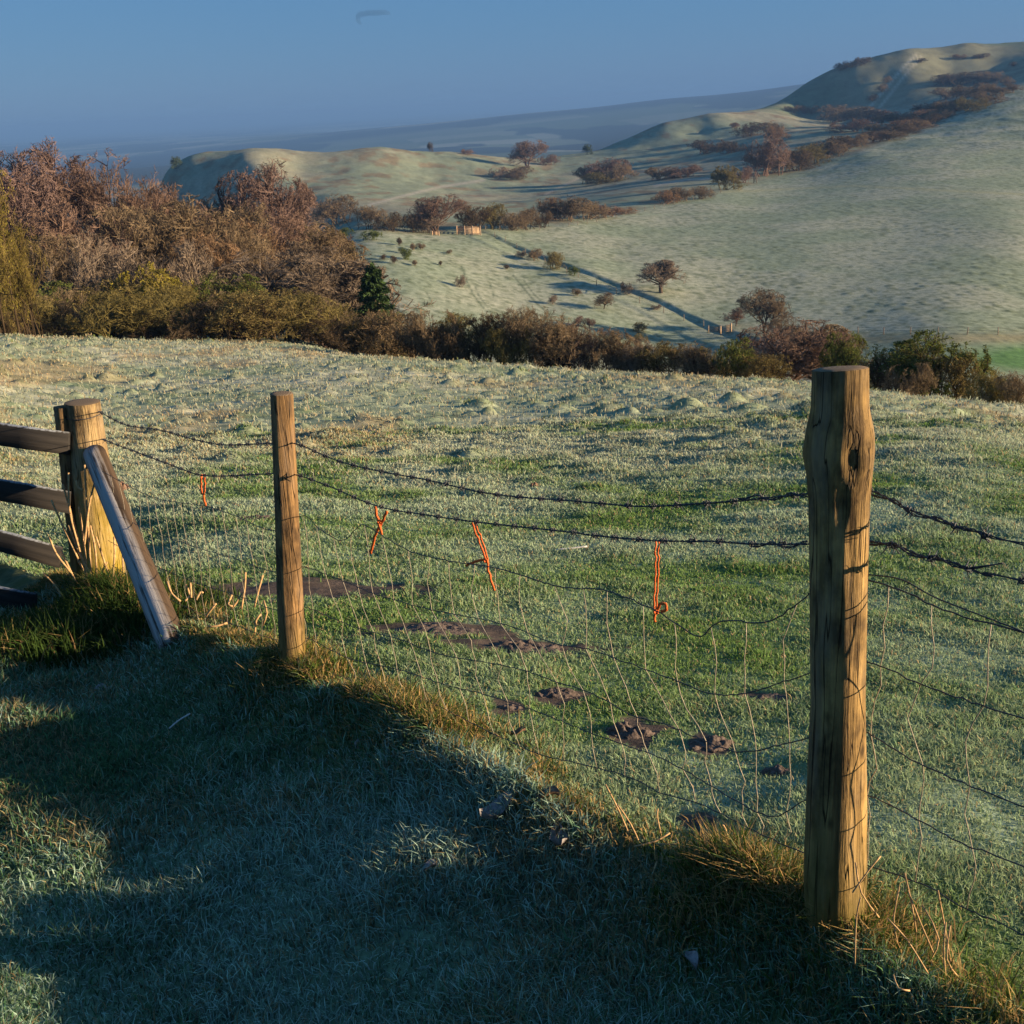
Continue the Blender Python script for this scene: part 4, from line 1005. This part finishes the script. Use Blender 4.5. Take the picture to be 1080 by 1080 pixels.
def plant(px, top, w, ar, colr, label, group, base=None, r=None, parts=True, cat=None, rot=None, sink=.0, km=1.):
    if r is None:
        P = hit(px, base, 60)
        if P is None: return
    else:
        d = ray(px, 300); hh = math.hypot(d[0], d[1]); P = np.array([d[0] / hh * r, d[1] / hh * r, 0]); P[2] = gz(P[0], P[1])
    rr = math.hypot(P[0], P[1]); T = at_r(px, top, rr); hgt = max(.6, T[2] - P[2]); dep = (P - CAM) @ _f
    wid = w * dep / F / 2 * ((1.6 if group == HG_ else 1.5) if r is not None else 1.35); A = AR[ar]
    kind = 'tree' if ar.startswith('tree') else 'shrub'
    nm = {'tree': 'bare_tree', 'shrub': 'bare_shrub'}[kind] if not ar.startswith('leafy') else 'leafy_shrub'
    c = HEX[colr]; f = random.uniform(.88, 1.12); c = tuple(v * f for v in c) + (1,)
    sx = wid / A['rad']; k = min(hgt, sx * (1.25 if kind == 'tree' else 1.5) * km); lift = hgt - k
    if parts:
        o = empty(nm, P, label, cat or kind, group); pn = 'trunk' if kind == 'tree' else 'stems'
        t = link(pn, A['trunk'], o); t.color = (tuple(v * .55 for v in c[:3]) if not A['leaves'] else (.075, .055, .035)) + (1,)
        q = link('crown', A['crown'], o); q.color = c
        es = [t, q]
        if A['leaves']:
            lf = link('foliage', A['leaves'], o); lf.color = c; q.color = tuple(.4 * a + .6 * b for a, b in zip(c[:3], (.14, .10, .05))) + (1,); es.append(lf)
        for e in es: e.location.z = lift; e.scale = (sx, sx, k)
        if lift > .2:
            ts = np.random.default_rng(len(PL)); m = MB()
            for _ in range(1 if kind == 'tree' else 5):
                sp = 0 if kind == 'tree' else .10 * sx
                bx, by = ts.normal(0, sp + .01, 2); m.tube([(bx * .5, by * .5, -.3), (bx * .8, by * .8, lift * .5), (bx, by, lift + .12 * k)], [.03 * sx ** .5 + .03, .025 * sx ** .5 + .02, .02 * sx ** .5 + .01], 6)
            b = m.build('lower_' + pn, M_BARK, o); b.color = t.color
    else:
        o = link(nm, A['whole'], None, P); tag(o, label, cat or kind, group); o.color = c; o.scale = (sx, sx, hgt)
    o.rotation_euler.z = rot if rot is not None else random.uniform(0, 6.28)
    o.location.z -= sink + hgt * .01
    PL.append((o, P, hgt)); return o
W_ = 'trees of the wood on the left'
for (px, r, top, w, ar, c, lb) in [
    (58,100,150,72,'tree2','purple','tall purple tinged bare tree on the skyline, leftmost in the wood'), (22,96,176,74,'tree0','purple','purple bare tree behind the yellow leafed bush'), (108,104,172,70,'tree3','purple','slim purple bare tree left of the rounded pinkish tree'),
    (148,98,160,100,'tree3','red','rounded pinkish tree standing highest in the middle of the wood'), (182,106,198,54,'tree0','red','reddish bare tree on the right shoulder of the rounded pinkish tree'),
    (288,115,172,70,'tree2','purple','spreading purple brown tree alone on the skyline before the pale hill'), (318,125,192,40,'shrub1','red','low red bush right of the spreading purple brown tree'),
    (235,116,206,44,'tree2','grey','small grey tree left of the spreading purple brown tree'), (262,108,214,60,'tree0','brown','brown tree in front of the spreading purple brown tree')]:
    plant(px, top, w, ar, c, lb, W_, r=r)
for (px, r, top, w, ar, c) in [(30,88,225,90,'shrub0','red'),(85,90,212,90,'tree2','red'),(135,90,215,90,'shrub2','brown'),(190,92,210,90,'tree2','brown'),(232,92,222,80,'shrub0','brown'),(275,92,232,80,'tree0','rust'),(215,84,245,80,'shrub2','rust'),(255,86,240,70,'shrub1','brown'),(325,94,240,70,'tree0','brown'),(350,96,255,60,'tree2','brown'),(60,82,245,80,'shrub1','brown'),(10,84,250,80,'shrub0','brown'),(310,100,225,70,'shrub2','red'),(345,104,240,70,'shrub0','red'),(160,100,206,64,'shrub2','red'),(205,104,216,64,'shrub0','red')]:
    plant(px, top, w, ar, c, 'brown bare tree packed into the middle of the wood', W_, r=r)
for (px, r, top, w, ar, c, lb) in [(105,80,248,90,'shrub1','grey','grey lichened bush in the middle of the wood, left of the other grey one'),(175,79,256,100,'shrub1','grey','wide grey lichened bush above the yellow green shrub'),
    (300,80,262,100,'tree2','grey','grey bare tree with open twigs above the green shrub'),(350,80,278,90,'tree1','grey','open grey bare tree just left of the conifer')]:
    plant(px, top, w, ar, c, lb, W_, r=r)
for k, (px, top, w, c) in enumerate([(-15,315,70,'olive'),(25,312,70,'olive'),(62,305,70,'brown'),(100,300,75,'olive'),(135,302,70,'olive'),(178,300,70,'olive'),(212,308,70,'brown'),(260,306,70,'olive'),(295,306,70,'olive'),(330,312,65,'brown'),(362,318,60,'olive'),(395,328,60,'brown'),(48,325,60,'brown'),(115,322,60,'olive'),(190,322,60,'dark'),(150,325,60,'dark'),(240,325,60,'dark'),(310,328,60,'olive'),(345,335,60,'dark'),(275,325,55,'olive'),(85,328,60,'olive'),(5,330,50,'dark'),(380,340,50,'olive'),(420,345,50,'dark')]):
    plant(px, top, w, ['shrub0', 'shrub2', 'shrub1', 'leafy1'][k % 4], c, 'olive brown bush in the front row of the wood along the field edge', 'front bushes of the wood', r=67 + (k * 37 % 7))
plant(156, 283, 62, 'leafy0', 'yellow', 'yellow green shrub glowing in the front of the wood', 'front bushes of the wood', r=74)
plant(236, 291, 60, 'leafy0', 'green', 'dark green shrub right of the yellow green one', 'front bushes of the wood', r=74)
plant(38, 300, 60, 'leafy0', 'green', 'small green shrub low at the left edge of the wood', 'front bushes of the wood', r=73)
plant(-34, 150, 84, 'leafy2', 'ylw', 'tall yellow leafed bush cut off by the left edge', W_, r=63, km=3.0)
plant(20, 235, 40, 'leafy2', 'ylw', 'lower yellow leafed bush beside the tall one at the left edge', W_, r=64, km=2.5)
plant(362, 250, 26, 'leafy1', 'yellow', 'olive green bush at the right end of the wood, upper one', 'bushes at the end of the wood', r=150)
plant(345, 236, 40, 'leafy1', 'olive', 'olive bush hanging over the valley at the right end of the wood', 'bushes at the end of the wood', r=140)
for px_, py_, hh_, ww_ in ((6.6, -.95, 2.5, 3.3), (7.6, -3.3, 3.3, 3.4), (9.0, -5.6, 3.6, 4)):  # unseen bushes, added to shade and dapple the near path
    P = np.array([px_, py_, gz(px_, py_)]); A = AR['leafy1']; o = empty('leafy_shrub', P, 'unseen olive bush added right of the path to cast shade', 'shrub', 'shade bushes added beside the camera')
    for nm_, kk in (('stems', 'trunk'), ('crown', 'crown'), ('foliage', 'leaves')):
        e = link(nm_, A[kk], o); e.scale = (ww_ / 2 / A['rad'], ww_ / 2 / A['rad'], hh_); e.color = (.09, .08, .03, 1)
# conifer
def conifer(px, top, w, r, label):
    d = ray(px, 300); hh = math.hypot(d[0], d[1]); P = np.array([d[0] / hh * r, d[1] / hh * r, 0]); P[2] = gz(P[0], P[1])
    T = at_r(px, top, r); Ht = T[2] - P[2]; dep = (P - CAM) @ _f; R = w * dep / F / 2; rs = np.random.default_rng(12)
    o = empty('conifer', P, label, 'tree')
    tm = MB().tube([(0, 0, -.2), (.05, 0, Ht * .5), (0, .03, Ht * .96)], [.16, .11, .02], 8).build('trunk', M_BARK, o); tm.color = (.06, .045, .035, 1)
    n = 9000; zz_ = rs.random(n) ** .8; lob = rs.integers(0, 46, n); lz = np.linspace(.08, .97, 46)[lob]; la = lob * 2.4
    ext = (1 - lz) ** .75 * (.75 + .5 * _hash(lob, lob, 3)) + .05
    q = rs.random(n) ** .7; rad = R * ext * q * 1.1
    aa = la + rs.normal(0, .35, n) * (1.1 - q * .5)
    c = np.stack([np.cos(aa) * rad, np.sin(aa) * rad, Ht * lz + rs.normal(0, .10, n) - .16 * q * R * (1 - lz) + .05], -1)
    u = np.stack([np.cos(aa), np.sin(aa), rs.normal(-.1, .5, n)], -1) + rs.normal(0, .4, (n, 3)); u /= np.linalg.norm(u, axis=1)[:, None]
    wv = np.cross(u, rs.normal(0, 1, (n, 3))); wv /= np.linalg.norm(wv, axis=1)[:, None]; s = rs.uniform(.08, .2, n)[:, None]
    v = np.stack([c - u * s, c - wv * s * .35, c + u * s, c + wv * s * .35], 1).reshape(-1, 3)
    q_ = link('crown', mesh_np('needles', v, {4: np.arange(n * 4).reshape(-1, 4)}, M_TWIG), o); q_.color = (.045, .078, .030, 1)
conifer(393, 279, 72, 74, 'dark green conifer at the right end of the wood')

HG = 'hedge bushes along the far edge of the field'
for (px, r, top, w, ar, c, lb) in [(447,57,327,46,'shrub1','brown','low brown bush right below the conifer, leftmost of the field hedge'),(480,58,331,52,'shrub0','olive','olive bush of the field hedge below the timber pen'),(512,57,330,46,'leafy1','dark','dark leafy bush of the field hedge next right of the olive one'),
    (548,56,324,60,'shrub2','brown','tallest brown bush of the field hedge with upright twigs'),(585,55,333,50,'shrub0','brown','rounded brown bush right of the tallest hedge bush'),(612,55,344,46,'shrub1','red','reddish low bush of the field hedge'),(640,54,347,46,'shrub2','brown','low twiggy bush before the gap in the field hedge'),
    (432,60,345,40,'shrub2','dark','dark low bush at the foot of the conifer'),(465,56,345,40,'shrub1','dark','dark low bush in front of the olive hedge bush'),(530,55,345,40,'shrub1','olive','olive low bush in front of the tallest hedge bush'),(568,55,348,40,'shrub0','dark','dark low bush in front of the rounded brown one'),
    (672,54,359,36,'shrub1','grey','small grey bush in the thin part of the field hedge'),(700,53,363,40,'leafy1','olive','small olive bush in the thin part of the field hedge'),(728,52,362,40,'shrub0','brown','small brown bush in the thin part of the field hedge'),(752,52,366,34,'shrub1','olive','low olive bush left of the pointed green one'),
    (778,51,358,30,'leafy0','green','pointed green bush of the field hedge'),(806,50,374,40,'leafy1','olive','low olive mound right of the pointed green bush'),(655,54,362,36,'shrub0','brown','small brown bush at the left of the thin part of the hedge')]:
    plant(px, top, w, ar, c, lb, HG, r=r)
for (px, r, top, w, ar, c, lb) in [(842,58,343,92,'tree2','red','wide reddish thorn tree left behind the thick post'),(896,56,352,36,'leafy0','green','small green topped bush showing just right of the thick post'),(868,62,345,60,'tree1','brown','brown thorn tree behind the top of the thick post'),
    (940,46,374,44,'leafy1','dark','dark bush left of the big green one'),(985,45,355,84,'leafy0','green','big rounded green bush on the field edge at the right'),(968,43,384,40,'shrub1','brown','brown twiggy bush in front of the big green one'),(1008,44,372,44,'leafy1','olive','olive bush on the right flank of the big green one'),
    (1052,41,390,44,'shrub0','olive','olive twiggy bush near the right edge of the photo'),(1082,40,394,44,'shrub2','brown','brown twiggy bush cut off by the right edge')]:
    plant(px, top, w, ar, c, lb, 'bushes on the field edge at the right', r=r)
SL = 'scattered bushes on the frosted slope'
for (px, base, top, w, ar, c, lb) in [(697,309,275,36,'tree1','grey','lone round thorn tree on the big frosted slope'),(803,353,306,40,'tree2','brown','tall bare tree right of the field gate'),(776,344,324,18,'tree0','red','thin small tree just left of the tall bare one'),(828,360,335,36,'shrub1','brown','brown bush right of the tall bare tree by the gate'),
    (550,272,264,11,'shrub1','grey','first tiny bush from the top along the lane bank'),(565,275,262,13,'shrub0','brown','second small bush from the top along the lane bank'),(585,284,265,17,'leafy1','olive','third bush down the lane bank, olive and round'),(605,291,281,10,'leafy0','green','small dark green bush on the lane bank'),
    (660,310,297,12,'shrub1','grey','small grey bush by the lane fence below the lone thorn'),(637,326,309,18,'tree0','brown','small bare thorn casting a long shadow below the lane'),(608,312,304,8,'shrub0','brown','tiny bush left above the small bare thorn'),(584,321,311,8,'shrub0','grey','tiny grey bush on the open slope'),
    (693,327,321,10,'shrub1','grey','low tuft of bush near the lower lane fence'),(676,351,340,13,'leafy1','olive','round topped little tree behind the thin hedge, upper'),(674,368,352,14,'leafy0','olive','pale green sapling behind the thin hedge, lower'),(611,344,333,9,'shrub0','red','left one of two little red bushes above the hedge'),(622,345,335,10,'shrub0','red','right one of two little red bushes above the hedge'),
    (365,249,240,12,'leafy0','green','small green bush by the end of the wood, left of a wider one'),(392,253,243,17,'leafy0','green','wider low green bush by the end of the wood'),(487,303,290,10,'shrub1','grey','small grey bush alone in the middle of the slope'),(534,284,279,6,'shrub0','dark','tiny dark bush on the slope below the lane top')]:
    plant(px, top, w, ar, c, lb, SL, base=base, parts=ar.startswith('tree'))
for (px, base, h, w, c) in [(421,259,9,6,'dark'),(444,263,7,8,'brown'),(430,274,12,9,'green'),(436,264,8,6,'brown'),(405,274,6,6,'dark'),(415,278,9,6,'dark'),(438,280,6,6,'brown'),(373,273,9,9,'olive'),(362,275,7,7,'brown'),(371,261,8,7,'brown'),(423,267,6,6,'green'),(465,280,5,4,'dark'),(474,268,5,5,'brown')]:
    plant(px, base - h, w, 'leafy1' if c in ('green', 'olive') else 'shrub0', c, 'tiny scrub bush on the pale slope right of the wood', 'tiny scrub bushes right of the wood', base=base, parts=False)
RW = 'trees in the row behind the timber pen'
for (px, base, top, w, ar, c, lb) in [(334,240,215,34,'shrub1','grey','grey bush at the left end of the row behind the pen'),(357,236,205,36,'shrub0','brown','brown rounded tree in the row above the wood end'),(390,242,217,36,'shrub2','brown','brown low tree left of the darker bushes in the row'),(413,244,224,26,'shrub1','dark','dark bush in the row left of the big pale tree'),(434,245,225,24,'shrub1','brown','brown bush touching the big pale tree'),
    (465,246,206,46,'tree2','red','big pale reddish tree left of the timber pen'),(449,246,222,22,'shrub0','grey','grey bush behind the big pale reddish tree'),(503,242,217,32,'leafy1','dark','dark leafy tree right behind the timber pen'),(522,242,214,24,'shrub0','olive','olive tree right of the dark leafy one'),(538,243,224,26,'shrub1','brown','brown low tree at the right of the pen row'),(556,242,220,28,'shrub0','brown','brown tree where the row meets the slope'),(573,240,222,22,'shrub1','dark','dark tree at the right end of the pen row')]:
    plant(px, top, w, ar, c, lb, RW, base=base)
HD = 'bushes of the long hedge climbing the slope'
for (px, base, top, w, ar, c, lb) in [(580,232,208,36,'shrub1','rust','rust brown bush at the foot of the long hedge'),(600,233,207,36,'shrub0','brown','brown bush second from the foot of the long hedge'),(620,231,212,34,'shrub1','brown','brown bush third from the foot of the long hedge'),(639,229,216,26,'shrub0','red','red low bush fourth from the foot of the long hedge'),(655,226,219,24,'shrub1','rust','low rusty scrub at the thin end of the long hedge'),
    (702,215,200,22,'shrub1','rust','rusty low bush left of a paler pair under the hill'),(718,212,197,24,'shrub0','brown','left bush of a paler pair under the hill'),(738,210,196,24,'shrub1','brown','right bush of a paler pair under the hill'),(766,200,175,24,'leafy0','olive','olive green tree where the long hedge bends'),(784,193,176,22,'shrub1','red','reddish bush right of the olive green tree'),
    (806,186,144,34,'shrub0','red','tallest purple brown bush of the long hedge'),(822,182,160,28,'shrub1','brown','brown bush right of the tallest hedge bush on the slope'),(838,180,158,28,'leafy1','dark','dark green bush in the long hedge'),(855,174,152,28,'leafy1','olive','olive bush in the long hedge right of the dark green one'),(872,167,147,28,'shrub0','brown','brown bush midway up the long hedge'),(888,161,143,28,'leafy1','dark','dark bush midway up the long hedge'),(905,155,141,26,'shrub1','brown','brown bush above the midway dark one'),(922,150,138,24,'shrub0','rust','rusty bush where the hedge thins below the high hill'),
    (818,150,133,20,'shrub1','rust','small rusty bush above the long hedge')]:
    plant(px, top, w, ar, c, lb, HD, base=base, parts=False)
MH = 'bushes on the middle hills'
for (px, base, top, w, ar, c, lb) in [(560,177,148,30,'tree2','red','pinkish tree standing up from the middle hill before the vale'),(580,174,163,20,'shrub1','red','low red bush right of the pinkish tree'),(549,188,175,26,'shrub0','brown','brown bush below the pinkish tree'),(527,188,176,18,'shrub1','grey','grey bush left below the pinkish tree'),(540,190,182,20,'shrub1','dark','dark low scrub below the pinkish tree'),
    (641,191,167,36,'shrub0','red','round reddish bush, biggest of the clump on the middle hill'),(622,193,176,32,'shrub1','dark','dark bush at the left of the big clump'),(655,190,173,26,'shrub1','brown','brown bush at the right of the big clump'),(632,194,181,34,'shrub1','olive','olive skirt of bush below the big clump'),
    (745,162,147,34,'shrub1','dark','dark wide bush left in the middle distance under the knoll'),(768,162,149,30,'shrub1','dark','dark bush right of the wide one under the knoll'),(794,143,129,30,'shrub1','dark','dark bush under the green knoll'),(812,143,128,24,'shrub0','brown','brown bush right of the dark one under the green knoll'),
    (697,189,176,34,'shrub1','brown','brown scrub left of another on the middle hill'),(722,187,174,36,'shrub1','red','red brown scrub right of another on the middle hill'),(774,135,129,10,'shrub0','red','tiny red bush on the slope of the green knoll'),
    (454,160,150,5,'leafy0','dark','tiny tree sticking up left on the skyline of the pale hill'),(492,163,157,12,'shrub1','red','tiny red bush on the skyline of the pale hill'),(620,163,152,8,'leafy0','teal','tiny dark tree in the dip of the skyline'),(186,178,165,10,'leafy0','teal','tiny dark tree on the left end of the shaded hill')]:
    plant(px, top, w, ar, c, lb, MH, base=base, parts=ar.startswith('tree'))
HH = 'scrub on the high hill'
for (px, base, h, w, c) in [(886,128,14,36,'brown'),(905,128,16,34,'brown'),(925,130,15,34,'red'),(945,131,13,32,'brown'),(965,132,10,30,'rust'),(900,139,13,40,'red'),(930,142,12,40,'brown'),(955,138,12,36,'rust'),(880,120,10,30,'brown'),
                           (985,120,13,36,'dark'),(1003,119,15,36,'brown'),(1022,117,15,32,'olive'),(1040,110,14,28,'brown'),(1000,104,12,36,'brown'),(1020,103,14,36,'dark'),(1038,100,13,30,'brown'),(995,90,12,34,'dark'),(1012,89,13,32,'dark'),(1030,88,13,32,'brown'),(1046,86,11,26,'brown'),(975,124,9,26,'rust'),(935,148,11,30,'brown'),(950,143,11,30,'dark'),(966,137,11,30,'brown'),(980,131,11,28,'dark'),(992,126,11,28,'brown'),(1050,100,11,24,'brown'),
                           (888,73,7,16,'dark'),(898,71,8,16,'dark'),(908,68,8,14,'dark'),(914,66,6,10,'dark'),(815,106,7,14,'dark'),(836,119,8,20,'dark'),(852,119,8,20,'rust'),(931,97,9,10,'brown'),(921,107,8,10,'brown'),(936,87,7,8,'brown'),(1060,90,9,16,'brown'),(972,66,5,10,'dark'),(1035,62,6,14,'brown'),(1010,62,5,14,'rust'),(1069,70,5,8,'dark')]:
    plant(px, base - h, w, ['shrub1', 'shrub0'][int(px) % 2], c, 'dark low bush in the scrub on the flank of the high hill', HH, base=base, parts=False)
plant(1069, 88, 14, 'tree0', 'grey', 'tiny pale thorn tree on the top edge of the frosted slope', HD, base=98, parts=False)

# ------------------------------------------------------------------ far fences, pen, gate
def line_fence(pix, label, hgt=1.15, step=5.5, name='post_and_wire_fence', wires=2, r0=120):
    W3_ = [hit(a, b, r0) for a, b in pix]; W3_ = np.array([p for p in W3_ if p is not None])
    P = curve(W3_, step)[:95]; root = empty(name, P[0], label, 'fence'); rs = np.random.default_rng(5)
    pm = MB().tube([(0, 0, -.2), (.01, 0, hgt * .6), (.0, 0, hgt)], .075, 6).mesh('post', M_OLDWOOD); tops = []
    for p in P:
        z = gz(p[0], p[1]); o = link('post', pm, root, (p[0] - P[0][0], p[1] - P[0][1], z - P[0][2])); o.rotation_euler = (rs.normal(0, .04), rs.normal(0, .04), 0); tops.append((p[0], p[1], z))
    tops = np.array(tops)
    for k in range(wires): MB().tube(tops + [0, 0, hgt * (.9 - .35 * k)], .012, 4).build('wire', M_WIRE, root, P[0])
line_fence([(522,250),(545,262),(575,277),(610,293),(650,310),(700,330),(742,345)], 'thin post and wire fence running down beside the sunken lane')
line_fence([(905,352),(960,353),(1020,353),(1085,354)], 'far post and wire fence over the rough grass at the right edge', step=4.2)
line_fence([(512,243),(545,243.5),(600,239),(680,222.5),(760,204)], 'distant fence along the foot of the long hedge', step=7)
def boards(name, px0, px1, base, top, mat, label, cat, nb=4, depth=3.0, r0=140):
    a = hit(px0, base, r0); b = hit(px1, base, r0); b = at_r(px1, base, math.hypot(a[0], a[1])); b[2] = gz(b[0], b[1])
    dep = (a - CAM) @ _f; Ht = (base - top) * dep / F; root = empty(name, a, label, cat); u = (b - a); L = np.linalg.norm(u[:2]); u = u / L; v = np.array([-u[1], u[0], 0])
    cor = [a, b, b + v * depth, a + v * depth]
    for i in range(4):
        p, q = cor[i], cor[(i + 1) % 4]
        k = max(2, int(np.linalg.norm(q - p) / 2.0) + 1)
        for t in np.linspace(0, 1, k, endpoint=False):
            c = p + (q - p) * t; c = np.array([c[0], c[1], gz(c[0], c[1])])
            hh = Ht * 1.12; MB().box(c + [0, 0, hh / 2 - .1], (.16, .16, hh + .2)).build('post', mat, root, a, False)
        for n_ in range(nb):
            zz2 = Ht * (.25 + .75 * n_ / (nb - 1)) - .1; MB().tube([p + [0, 0, zz2], q + [0, 0, zz2]], .07, 4).build('rail', mat, root, a, False)
    return root
boards('timber_pen', 482, 507, 247.5, 240.5, M_NEWWOOD, 'new pale timber pen glowing in the sun at the hedge corner', 'pen', 5, 4.0)
def gate(px0, px1, base, top, mat, label, r0=140):
    a = hit(px0, base, r0); rr = math.hypot(a[0], a[1]); b = at_r(px1, base, rr); b[2] = gz(b[0], b[1]); dep = (a - CAM) @ _f; Ht = (base - top) * dep / F
    root = empty('field_gate', a, label, 'gate')
    for p in (a, b): MB().box(p + [0, 0, Ht * .52 - .1], (.22, .22, Ht * 1.1 + .2)).build('gate_post', mat, root, a, False)
    for k in range(5): MB().tube([a + [0, 0, Ht * (.2 + .17 * k)], b + [0, 0, Ht * (.2 + .17 * k)]], .06, 4).build('bar', mat, root, a, False)
    MB().tube([a + [0, 0, Ht * .2], b + [0, 0, Ht * .88]], .05, 4).build('brace', mat, root, a, False)
gate(760, 771, 353, 344, M_NEWWOOD, 'small lit timber gate at the bottom of the lane')
gate(747, 759, 351, 344, M_OLDWOOD, 'dark weathered gate left of the small lit one')
gate(456, 463, 248, 244, M_NEWWOOD, 'tiny pale gate left of the timber pen')
gate(795, 798, 193, 185, M_OLDWOOD, 'tiny gate where the long hedge bends')

# ------------------------------------------------------------------ light, air, sky, camera
SUN_AZ, SUN_EL = math.radians(102), math.radians(10.5)       # clockwise from +Y
sd = Vector((math.sin(SUN_AZ) * math.cos(SUN_EL), math.cos(SUN_AZ) * math.cos(SUN_EL), math.sin(SUN_EL)))
L = bpy.data.lights.new('sun', 'SUN'); L.energy = 5.0; L.angle = math.radians(.53); L.color = (1, .76, .48)
lo = bpy.data.objects.new('sun', L); COL.objects.link(lo); lo.rotation_mode = 'QUATERNION'; lo.rotation_quaternion = Vector((0, 0, 1)).rotation_difference(sd)
lo.location = (40, -10, 30)
w = bpy.data.worlds.new('World'); scene.world = w; w.use_nodes = True; nt = w.node_tree; nt.nodes.clear()
sky = nt.nodes.new('ShaderNodeTexSky'); sky.sky_type = 'NISHITA'; sky.sun_disc = False; sky.sun_elevation = SUN_EL; sky.sun_rotation = SUN_AZ
sky.air_density = 1.0; sky.dust_density = .3; sky.ozone_density = 3.0; sky.altitude = 200
bg = nt.nodes.new('ShaderNodeBackground'); bg.inputs[1].default_value = .10
wo = nt.nodes.new('ShaderNodeOutputWorld'); tint = nt.nodes.new('ShaderNodeMix'); tint.data_type = 'RGBA'; tint.inputs[0].default_value = .88; nt.links.new(sky.outputs[0], tint.inputs[6])
tint.inputs[7].default_value = (.235, .76, 1.66, 1)            # the even blue of the misty morning air
nt.links.new(tint.outputs[2], bg.inputs[0]); nt.links.new(bg.outputs[0], wo.inputs[0])
# the morning air
HZ_TOP = max(p[2] + h for o, p, h in PL) + 25
hb = MB().box((0, 0, (HZ_TOP - 150) / 2), (56000, 56000, HZ_TOP + 150)).mesh('haze', None, smooth=False)
t = NT('morning_haze'); pv = t.n('ShaderNodeVolumePrincipled'); pv.inputs['Color'].default_value = (.14, .29, .60, 1); pv.inputs['Density'].default_value = 1.8e-4; pv.inputs['Anisotropy'].default_value = 0
t.l(pv.outputs[0], t.out.inputs['Volume']); hb.materials.append(t.m)
ho = link('haze', hb); tag(ho, 'blue morning haze lying over the vale and hills', 'haze', kind='stuff')
# small dark wisp in the sky
wp = [at_y(a, b, 2600) for a, b in ((381,26),(377.5,21),(379,16),(386,14),(396,13.5),(405,13),(412,14.5))]
wm = MB().tube(curve(wp, 1.2), 6.0 * np.ones(len(curve(wp, 1.2))) * (1 - .45 * np.linspace(-1, 1, len(curve(wp, 1.2))) ** 4), 16)
wmesh = wm.mesh('smoke_wisp', None, wp[3]); t = NT('smoke'); pv = t.n('ShaderNodeVolumePrincipled'); pv.inputs['Color'].default_value = (.10, .22, .42, 1); pv.inputs['Density'].default_value = .04
t.l(pv.outputs[0], t.out.inputs['Volume']); wmesh.materials.append(t.m)
so = link('smoke_wisp', wmesh, None, wp[3]); tag(so, 'small dark hooked wisp hanging in the blue sky', 'wisp')

cam = bpy.data.cameras.new('camera'); cam.sensor_fit = 'HORIZONTAL'; cam.sensor_width = 24.0; cam.lens = 24.0 * F / 1080; cam.clip_start = .05; cam.clip_end = 90000
cam.dof.use_dof = True; cam.dof.focus_distance = 4.2; cam.dof.aperture_fstop = 18
co = bpy.data.objects.new('camera', cam); COL.objects.link(co); co.location = [float(v) for v in CAM]
from mathutils import Matrix
co.rotation_euler = Matrix([[_r[0], _u[0], -_f[0]], [_r[1], _u[1], -_f[1]], [_r[2], _u[2], -_f[2]]]).to_euler()
scene.camera = co
vs = scene.view_settings; vs.view_transform = 'Standard'; vs.look = 'None'; vs.gamma = 1; vs.exposure = 1.35; vs.use_curve_mapping = False
scene.cycles.use_denoising = True; scene.cycles.volume_bounces = 0; scene.cycles.max_bounces = 5; scene.cycles.diffuse_bounces = 2; scene.cycles.transparent_max_bounces = 8
print('posts', np.linalg.norm(R_T - R_B), np.linalg.norm(L_T - L_B), np.linalg.norm(G_T - G_B), R_B, L_B, G_B, 'haze top', HZ_TOP)
